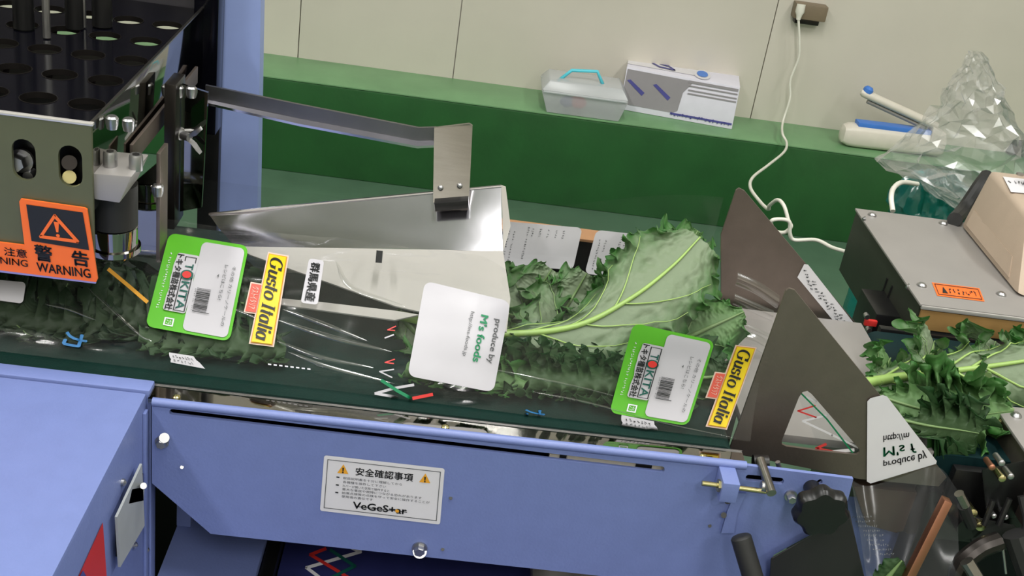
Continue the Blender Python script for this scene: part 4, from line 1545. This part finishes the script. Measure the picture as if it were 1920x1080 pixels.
zt = CZ+.062
bot = [bz(1800, 424, CZ+.001), bz(1907, 556, CZ+.001), bz(2090, 575, CZ+.001), bz(1985, 440, CZ+.001)]
topq = [bz(1857, 318, zt), bz(1925, 400, zt), bz(2110, 425, zt), bz(2040, 340, zt)]
MB().hexa(bot, topq, .006).build('case', BEIGE, bg, 50)
pa = [bot[0].lerp(topq[0], .1).lerp(bot[1].lerp(topq[1], .1), .08), bot[0].lerp(topq[0], .1).lerp(bot[1].lerp(topq[1], .1), .86), bot[0].lerp(topq[0], .36).lerp(bot[1].lerp(topq[1], .36), .86), bot[0].lerp(topq[0], .36).lerp(bot[1].lerp(topq[1], .36), .08)]
nrm = (pa[1]-pa[0]).cross(pa[3]-pa[0]).normalized()
if nrm.x > 0:
    nrm = -nrm
MB().plate([p+nrm*.0001 for p in pa], [], nrm*.0010).build('battery_cover', BEIGE, bg)
q = Print([(1880, 333), (1925, 338), (1940, 366), (1895, 362)], flat('Z', zt), .0006)
o = q.sheet(layer=2, n=2).build('rating_label', WHITE, bg, None)
q.marks(.1, .2, .9, .45, 6, 5, 0, 3).build('small_print', INKG, o, None)
p = bz(1912, 328, zt)
MB().cyl(p, p+Vector((0, 0, .002)), .004, n=12).build('screw', CHROME, bg)
p = bz(1940, 352, zt)
MB().cyl(p, p+Vector((0, 0, .014)), .012, n=18).build('dial', BLACK, bg)
# black cable behind the beige unit
MB().tube(catmull([bz(1790, 412, CZ+.006), at(1805, 395, Y=1.22), at(1835, 350, Y=1.24), at(1850, 330, Y=1.26)], 16), .008, 10).build('lead_sleeve', RUBBER, bg)

# lower right bracket with hoses
br = thing('steel_bracket', 'stainless bracket box with screws in the lower right corner', 'bracket', (.52, .75, .38))
d0, d1 = at(1863, 758, Z=.452), at(1950, 900, Z=.452)
xl, yb, yf = d0.x, d0.y, d1.y
MB().box((xl+.001, yf, .405), (xl+.12, yb-.001, .4495), .0008).build('bracket_body', STEELD, br)
MB().box((xl, yf-.002, .4495), (xl+.12, yb, .452), .0006).build('bracket_top', GREYM, br)
for x, y, m_ in ((1905, 780, CHROME),):
    p = at(x, y, Z=.452)
    MB().cyl(p, p+Vector((0, 0, .003)), .0042, n=14, prof=[(0, .0045), (.5, .0040), (1, .0022)]).build('screw', m_, br)
p = at(1874, 790, X=xl+.001)
MB().cyl(p, p+Vector((-.002, 0, 0)), .0032, n=12, prof=[(0, .0032), (1, .0016)]).build('screw', BRASS, br)
hs = thing('bracket_clamps', 'black clamp assembly with plated screws under the steel bracket', 'clamp', (.46, .69, .3))
MB().hexa(K((1840, 880, .71), (1935, 860, .71), (1940, 960, .71), (1850, 985, .71)), K((1840, 880, .73), (1935, 860, .73), (1940, 960, .73), (1850, 985, .73)), .002).build('clamp_body', BLACK, hs)
MB().hexa(K((1810, 965, .70), (1905, 985, .70), (1900, 1030, .70), (1825, 1035, .70)), K((1810, 965, .725), (1905, 985, .725), (1900, 1030, .725), (1825, 1035, .725)), .002).build('clamp_body', RUBBER, hs)
MB().box((.40, .735, .20), (.62, .76, .40)).build('backing_plate', BLACKG, hs)
for x, y, m_, r_ in ((1858, 876, COPPER, .0022), (1876, 868, CHROME, .0022), (1877, 897, BRASS, .0025), (1893, 893, CHROME, .0022), (1822, 962, BRASS, .0032), (1816, 972, COPPER, .0030), (1837, 986, BRASS, .0035), (1862, 967, CHROME, .0018), (1884, 969, CHROME, .0018)):
    p = at(x, y, Y=.700)
    MB().cyl(p+Vector((0, .01, 0)), p+Vector((-.001, -.004, .002)), r_, n=12, prof=[(0, r_), (.75, r_), (.76, r_*1.15), (.95, r_*1.1), (1, r_*.6)]).build('screw', m_, hs)
for pts, r_, m_, nm in ((K((1862, 938, .70), (1845, 985, .695)), .0022, BLACK, 'strut'), (K((1893, 935, .70), (1872, 985, .695)), .0024, BLACK, 'strut'), (K((1915, 930, .70), (1925, 985, .69), (1905, 1025, .685)), .0030, RUBBER, 'hose'),
                        (K((1798, 925, .695), (1810, 948, .695)), .0036, STEEL, 'pin'), (K((1806, 948, .696), (1822, 985, .70)), .0044, RUBBER, 'pin_sleeve'), (K((1872, 1015, .68), (1835, 1030, .675), (1800, 1065, .67), (1795, 1120, .665)), .0072, RAIL, 'lever_arm'), (K((1812, 1052, .66), (1832, 1085, .655), (1850, 1120, .65)), .0050, STEEL, 'lever_rod'),
                        (K((1878, 1010, .68), (1886, 1075, .675)), .0011, CHROME, 'thin_rod'), (K((1905, 1000, .685), (1940, 1100, .67)), .010, RUBBER, 'hose')):
    MB().tube(catmull(pts, 10), r_, 10).build(nm, m_, hs)
# blue lower body seen through the film
lb = MB().hexa(K((1588, 930, .775), (1790, 950, .775), (1840, 1120, .775), (1600, 1120, .775)), K((1588, 930, .79), (1790, 950, .79), (1840, 1120, .79), (1600, 1120, .79)), .001).build('blue_cabinet', BLUE)
tag(lb, 'blue cabinet front behind the hanging film, lower right', 'cabinet')
tag(MB().hexa(K((1600, 912, .755), (1780, 930, .755), (1760, 1000, .755), (1730, 985, .755), (1680, 1000, .755), (1625, 985, .755)), [p+Vector((0, .012, 0)) for p in K((1600, 912, .755), (1780, 930, .755), (1760, 1000, .755), (1730, 985, .755), (1680, 1000, .755), (1625, 985, .755))], .001).build('guard_plate', mat('brown_guard', (74, 56, 46), .4)), 'dark brown guard plate behind the hanging film', 'plate')
# copper bar
a_, b_ = at(1776, 936, Y=.672), at(1694, 1100, Y=.650)
d_ = (b_-a_).normalized()
s_ = d_.cross(Vector((0, -1, 0))).normalized()*.0034
u_ = Vector((0, .0035, 0))
o = MB().hexa([a_-s_-u_, a_+s_-u_, b_+s_-u_, b_-s_-u_], [a_-s_+u_, a_+s_+u_, b_+s_+u_, b_-s_+u_], .0009).build('copper_bar', COPPER)
tag(o, 'slanting copper coloured bar in front of the hanging film', 'bar')
# green scrap by the copper bar
kale('small green leaf piece at the bottom edge beside the copper bar', K((1640, 1110, .655), (1665, 1080, .655), (1690, 1050, .655)), .012, (0, -1, .2), 131, L_DARK, RIBD, k=2, amp=.4, curl=.1, veins=0, nu=30, nv=14, wrap=False)
# black plate and handle in front of the panel
o = MB().hexa(K((1445, 1046, .672), (1528, 1000, .672), (1592, 955, .672), (1604, 1010, .672), (1632, 1130, .672), (1440, 1130, .672)), K((1445, 1046, .6805), (1528, 1000, .6805), (1592, 955, .6805), (1604, 1010, .6805), (1632, 1130, .6805), (1440, 1130, .6805)), .0015).build('black_bracket', RUBBER)
tag(o, 'flat black bracket plate under the black knob', 'bracket')
a_, b_ = at(1388, 1003, Y=.664), at(1432, 1150, Y=.640)
MBh = MB().cyl(a_, b_, .0075, n=20, prof=[(0, .004), (.012, .0064), (.035, .0075), (1, .0075)]).build('handle_rod', RUBBER)
tag(MBh, 'round black handle rod standing off the blue panel', 'handle')
# star knob
kb = thing('star_knob', 'black lobed clamping knob on the blue side panel', 'knob', at(1540, 958, Y=.66))
kc = at(1539, 958, Y=.655)
loops = []
for t, rr in ((0, .010), (.0, .0155), (.15, .0185), (.75, .0185), (.95, .0165), (1.0, .012)):
    lp = []
    for i in range(70):
        a = 2*pi*i/70
        r_ = rr*(1+.075*cos(7*a+.5))
        lp.append(kc+Vector((r_*cos(a), -.012*t+.006, r_*sin(a))))
    loops.append(lp)
MB().ring(loops).build('knob_body', BLACK, kb, 40)
MB().cyl(kc+Vector((0, .006, 0)), kc+Vector((0, .028, 0)), .006, n=14).build('knob_shaft', BLACK, kb)

# ================================================================== background on the curb
Z1 = .19
# glove box
gb = thing('glove_box', 'grey and white cardboard glove box lying on the green curb', 'box', (.44, 2.26, Z1))
L0, L1 = at(1162, 205, Z=Z1), at(1372, 243, Z=Z1)
ang = math.atan2(L1.y-L0.y, L1.x-L0.x)
ux, uy = Vector((cos(ang), sin(ang), 0)), Vector((-sin(ang), cos(ang), 0))
lean = Vector((.0, .012, 0))
Wd, Dp, Ht = (L1-L0).length, .085, .085
e_ = [L0, L0+ux*Wd, L0+ux*Wd+uy*Dp, L0+uy*Dp]
tp = [p+Vector((0, 0, Ht))+lean for p in e_]
MB().hexa([p+Vector((0, 0, .0004)) for p in e_], tp, .0012).build('carton', LBOX, gb)


def gf(x, y):
    n = (e_[1]-e_[0]).cross(tp[0]-e_[0]).normalized()
    if n.y > 0:
        n = -n
    d = ray(x, y)
    return CAM+d*((e_[0]-CAM).dot(n)/d.dot(n)), n


def gt(x, y):
    return at(x, y, Z=Z1+Ht), Vector((0, 0, 1))


cor = []
for p in (tp[0], tp[1], e_[1], e_[0]):
    v = p-CAM
    cor.append((960+FPX*v.dot(Rt)/v.dot(Fw), 540-FPX*v.dot(Up)/v.dot(Fw)))
q = Print(cor, gf, .0008)
q.poly([(.01, .04), (.60, .06), (.52, .36), (.50, .80), (.46, .86), (.0, .86)], 1).build('grey_print', GBOX, gb, None)
mb = MB()
for u in (.02, .25):
    q.poly([(u, .30), (u+.03, .27), (u+.17, .52), (u+.15, .60)], 2, mb)
mb.build('blue_emblem', DBLUE, gb, None)
mb = MB()
for v in (.16, .26, .34):
    q.bar(.56, v, .99, v+.03, 2, mb)
q.bar(.55, .05, .99, .11, 2, mb)
mb.build('grey_stripes', GBOX, gb, None)
mb = q.marks(.44, .84, .99, .93, 16, 21, 0, 2)
q.bar(.44, .855, .99, .90, 2, mb)
mb.build('blue_lettering', DBLUE, gb, None)
cor = []
for p in (tp[3], tp[2], tp[1], tp[0]):
    v = p-CAM
    cor.append((960+FPX*v.dot(Rt)/v.dot(Fw), 540-FPX*v.dot(Up)/v.dot(Fw)))
q = Print(cor, gt, .0008)
q.poly([(.0, .30), (.62, .25), (.60, .72), (.0, .72)], 1).build('white_panel', WHITE, gb, None)
q.dot(.665, .55, .075, .42, 2).build('white_ring', WHITE, gb, None)
q.dot(.665, .52, .05, .27, 3).build('blue_dot', BBLUE, gb, None)
mb = MB()
q.line([(.18, .2), (.28, .55), (.42, .62), (.36, .35), (.2, .2)], 2.0, 3, mb)
mb.build('line_drawing', DBLUE, gb, None)
for u0, u1 in ((.2, .4), (.46, .5), (.58, .78)):
    q.bar(u0, .02, u1, .07, 2).build('slot_mark', INKG, gb, None)

# frosted case with cyan handle
cs = thing('plastic_case', 'frosted clear plastic case with cyan handle on the green curb', 'case', (.25, 2.22, Z1))
a_, b_ = at(1025, 216, Z=Z1), at(1157, 219, Z=Z1)
bo = [Vector((a_.x, 2.192, Z1+.0006)), Vector((b_.x, 2.192, Z1+.0006)), Vector((b_.x, 2.285, Z1+.0006)), Vector((a_.x, 2.285, Z1+.0006))]
mid = [p+Vector((dx, dy, .043)) for p, dx, dy in zip(bo, (-.016, .012, .012, -.016), (-.004, -.004, .004, .004))]
top_ = [p+Vector((dx, dy, .020)) for p, dx, dy in zip(mid, (.014, -.014, -.014, .014), (.012, .012, -.012, -.012))]
MB().hexa(bo, mid, .003).build('case_body', CASE, cs)
MB().hexa([p+Vector((0, 0, .001)) for p in mid], top_, .003).build('case_lid', CASE, cs)
MB().tube([mid[0]+Vector((.004, -.002, 0)), mid[1]+Vector((-.004, -.002, 0))], .0022, 6).build('lid_rim', CASE, cs)
hp_ = [at(1046, 152, Y=2.222), at(1072, 132, Y=2.226), at(1120, 134, Y=2.226), at(1130, 158, Y=2.222)]
MB().tube([hp_[0], hp_[1], hp_[2], hp_[3]], .0035, 8).build('case_handle', CYAN, cs, None, label='cyan carrying handle')
for nm, (x, y), r_, m_, lb_, ct in (('red_part', (1082, 200), .014, PINKR, 'red object inside the frosted plastic case', 'part'), ('dark_part', (1062, 202), .012, DBLUE, 'dark blue object inside the frosted plastic case', 'part')):
    c = at(x, y, Y=2.235)
    c.z = max(c.z, Z1+r_+.002)
    bm_ = MB()
    rows = []
    for i in range(9):
        th = pi*i/8
        rows.append([c+Vector((r_*1.2*sin(th)*cos(2*pi*j/14)*(1+.12*sin(3*j)), r_*.8*sin(th)*sin(2*pi*j/14), r_*.9*cos(th)*(1+.1*cos(2*j)))) for j in range(14)])
    bm_.ring(rows)
    tag(bm_.build(nm, m_), lb_, ct)

# bag clip sealer: long white body with blue pad and raised lever
sl = thing('bag_sealer', 'white hand sealer with blue pad and raised lever on the curb', 'sealer', (.86, 2.23, Z1))
A0, A1 = at(1575, 276, Z=Z1), at(1780, 300, Z=Z1)
dx_ = (A1-A0).normalized()
ny_ = Vector((-dx_.y, dx_.x, 0))
loops = []
for t, w_, h_ in ((0, .006, .020), (.02, .016, .034), (.07, .021, .043), (.14, .022, .046), (.95, .022, .044), (1, .018, .036)):
    c = A0+dx_*.215*t+ny_*.020
    lp = []
    for i in range(16):
        a = 2*pi*i/16
        ca, sa = cos(a), sin(a)
        lp.append(c+ny_*w_*(abs(ca)**.6)*(1 if ca > 0 else -1)+Vector((0, 0, .0235+h_*.5*(abs(sa)**.6)*(1 if sa > 0 else -1))))
    loops.append(lp)
MB().ring(loops).build('sealer_body', WHITEP, sl)
c0_ = A0+dx_*.028+ny_*.006
MB().hexa([c0_+Vector((0, 0, .044)), c0_+dx_*.16+Vector((0, 0, .044)), c0_+dx_*.16+ny_*.026+Vector((0, 0, .044)), c0_+ny_*.026+Vector((0, 0, .044))],
          [c0_+Vector((0, 0, .053)), c0_+dx_*.16+Vector((0, 0, .053)), c0_+dx_*.16+ny_*.026+Vector((0, 0, .053)), c0_+ny_*.026+Vector((0, 0, .053))], .0015).build('blue_pad', BBLUE, sl)
l0, l1 = at(1614, 172, Y=2.245), at(1756, 236, Y=2.245)
dl = (l1-l0).normalized()
up_ = dl.cross(Vector((0, 1, 0))).normalized()
if up_.z < 0:
    up_ = -up_
loops = []
for t, w_, h_ in ((0, .004, .004), (.03, .009, .008), (.1, .011, .0085), (.9, .011, .0085), (1, .009, .007)):
    c = l0+(l1-l0)*t
    loops.append([c+Vector((0, 1, 0))*w_*cos(2*pi*i/14)+up_*h_*sin(2*pi*i/14) for i in range(14)])
MB().ring(loops).build('lever', WHITEP, sl)
MB().tube([l0+dl*.022-up_*.012, l1-dl*.015-up_*.013], .004, 8).build('heating_bar', GREYM, sl)
MB().cyl(l0+dl*.012+up_*.004, l0+dl*.012+up_*.016, .010, n=16, prof=[(0, .010), (.6, .010), (1, .006)]).build('lever_button', BBLUE, sl)
MB().hexa([l1+Vector((-.01, -.012, .0)), l1+Vector((.02, -.012, -.01)), A0+dx_*.215+Vector((.0, -.002, .03)), A0+dx_*.18+Vector((.0, -.002, .03))], [l1+Vector((-.01, .012, .0)), l1+Vector((.02, .012, -.01)), A0+dx_*.215+Vector((.0, .03, .03)), A0+dx_*.18+Vector((.0, .03, .03))], .002).build('hinge_block', WHITEP, sl)

# wall socket with plug, long white cable
so = thing('wall_socket', 'brown wall socket near the top edge with a plugged lead', 'socket', at(1510, 18, Y=WY))
s0, s1 = at(1487, 5, Y=WY), at(1540, 40, Y=WY)
MB().box((s0.x, WY-.028, s1.z+.004), (s1.x, WY-.0004, s0.z+.006), .003).build('socket_case', GUN, so)
MB().box((s0.x+.006, WY-.022, s1.z-.006), (s1.x-.010, WY-.002, s1.z+.0045), .002).build('socket_face', RAIL, so)
p = at(1500, 22, Y=WY-.03)
cbl = thing('power_cable', 'thin white power cable hanging from the wall socket over the green curb', 'cable', p)
MB().cyl(p+Vector((0, .004, .014)), p+Vector((0, -.002, -.016)), .009, n=14, prof=[(0, .009), (.5, .009), (.7, .006), (1, .004)]).build('plug', CABLE, cbl)
pts = [p+Vector((0, -.002, -.014))]+K((1499, 80, 2.30), (1497, 110, 2.30), (1482, 150, 2.30), (1481, 185, 2.295), (1468, 228, 2.28), (1467, 250, 2.20), (1475, 268, 2.16), (1470, 285, 2.05), (1440, 310, 1.9), (1412, 332, 1.75), (1407, 352, 1.6), (1425, 378, 1.5), (1440, 392, 1.42))
pts += K((1443, 385, 1.40), (1458, 375, 1.38), (1470, 386, 1.36), (1478, 412, 1.35), (1483, 425, 1.34), (1470, 436, 1.34), (1452, 432, 1.34), (1446, 415, 1.33), (1462, 411, 1.33), (1480, 416, 1.33), (1481, 438, 1.33), (1490, 450, 1.33), (1530, 450, 1.32), (1560, 464, 1.30), (1590, 473, 1.28))
MB().tube(catmull(pts, 190), .0025, 8).build('lead', CABLE, cbl, 60)
o = MB().tube(catmull(K((1674, 396, 1.20), (1671, 370, 1.22), (1676, 352, 1.26), (1692, 342, 1.32), (1720, 345, 1.4)), 24), .0030, 8).build('short_cable', CABLE, None, 60)
tag(o, 'short white cable looping behind the grey control box', 'cable')

# crumpled clear bag
random.seed(12)


def crumple(c, prof, rx, ry, seed, nz=46, na=64, amp=.016):
    rows = []
    for i in range(nz+1):
        t = i/nz
        k = t*(len(prof)-1)
        a = min(int(k), len(prof)-2)
        f = k-a
        px_, pz, pr = [prof[a][n]*(1-f)+prof[a+1][n]*f for n in range(3)]
        row = []
        for j in range(na):
            th = 2*pi*j/na
            d = Vector((cos(th), sin(th), t*2.2))
            nz_ = abs(noise.noise(d*1.6+Vector((seed, 0, 0))))*2.0-.5+.8*abs(noise.noise(d*3.7+Vector((seed*2, 3, 0))))-.3+.4*noise.noise(d*9+Vector((seed, 7, 1)))
            r = pr*(1+.10*nz_)+amp*nz_*min(1, pr/.03)
            row.append(c+Vector((px_+r*rx*cos(th), r*ry*sin(th), pz+amp*.5*noise.noise(d*4+Vector((9, seed, 2))))))
        rows.append(row)
    return rows


BAG = [(96, 1818, 1842), (112, 1806, 1856), (140, 1790, 1872), (175, 1772, 1892), (215, 1738, 1912), (255, 1694, 1930), (298, 1640, 1944), (330, 1700, 1930), (362, 1752, 1890), (394, 1800, 1832)]
rows = []
for i in range(31):
    k = i/30*(len(BAG)-1)
    a = min(int(k), len(BAG)-2)
    f = k-a
    y_, xl_, xr_ = [BAG[a][n]*(1-f)+BAG[a+1][n]*f for n in range(3)]
    L_, R_ = at(xl_, y_, Y=1.55), at(xr_, y_+(xr_-xl_)*.14, Y=1.55)
    c, hw = (L_+R_)/2, (R_-L_).length/2*(1+.22*noise.noise(Vector((i*.45, 2.2, 1))))
    c = c+Vector((.016*noise.noise(Vector((i*.35, 7.1, 3))), 0, 0))*min(1, hw/.04)
    ax = (R_-L_).normalized()
    row = []
    for j in range(34):
        th = 2*pi*j/34
        d = Vector((cos(th)*1.3, sin(th)*1.3, i*.17))
        n1 = abs(noise.noise(d*2.2+Vector((3.3, 0, 0))))*2.2-.5
        n2 = noise.noise(d*4.3+Vector((1.3, 4, 0)))
        n3 = noise.noise(d*2.6+Vector((5.1, 2, 8)))
        g = min(1, hw/.04)
        row.append(c+ax*hw*cos(th)*(1-.12*abs(n2))+Vector((0, -sin(th)*(.30*hw+.006)+g*(.026*n1+.014*n2+.008*noise.noise(d*9))*(1 if sin(th) > -.2 else .4), .010*g*n3)))
    rows.append(row)
mb = MB()
mb.ring(rows, cap=False)
bmesh.ops.triangulate(mb.bm, faces=mb.bm.faces)
o = mb.build('clear_bag', BAGF, None, 14)
tag(o, 'crumpled clear plastic bag behind the beige control unit', 'bag')
tb_ = at(1768, 338, Y=1.58)
mb = MB()
hgt = tb_.z-.005
mb.ring(crumple(Vector((tb_.x+.015, 1.63, .0)), [(0, .003, .06), (0, hgt*.3, .075), (.01, hgt*.75, .07), (.0, hgt*.95, .05), (0, hgt*1.0, .02)], 1, .8, 7.1, amp=.012), cap=True)
o = mb.build('teal_bag', TEALF, None, 25)
tag(o, 'teal plastic bag standing on the floor under the clear bag', 'bag')
# dark bits at the right edge
p = at(1905, 285, Z=Z1)
o = MB().hexa([p+Vector((-.03, -.03, .001)), p+Vector((.10, -.03, .001)), p+Vector((.10, .05, .001)), p+Vector((-.03, .05, .001))], [p+Vector((-.02, -.02, .03)), p+Vector((.09, -.02, .035)), p+Vector((.09, .04, .035)), p+Vector((-.02, .04, .03))], .004).build('dark_pouch', RUBBER)
tag(o, 'dark pouch lying on the curb at the right picture edge', 'pouch')
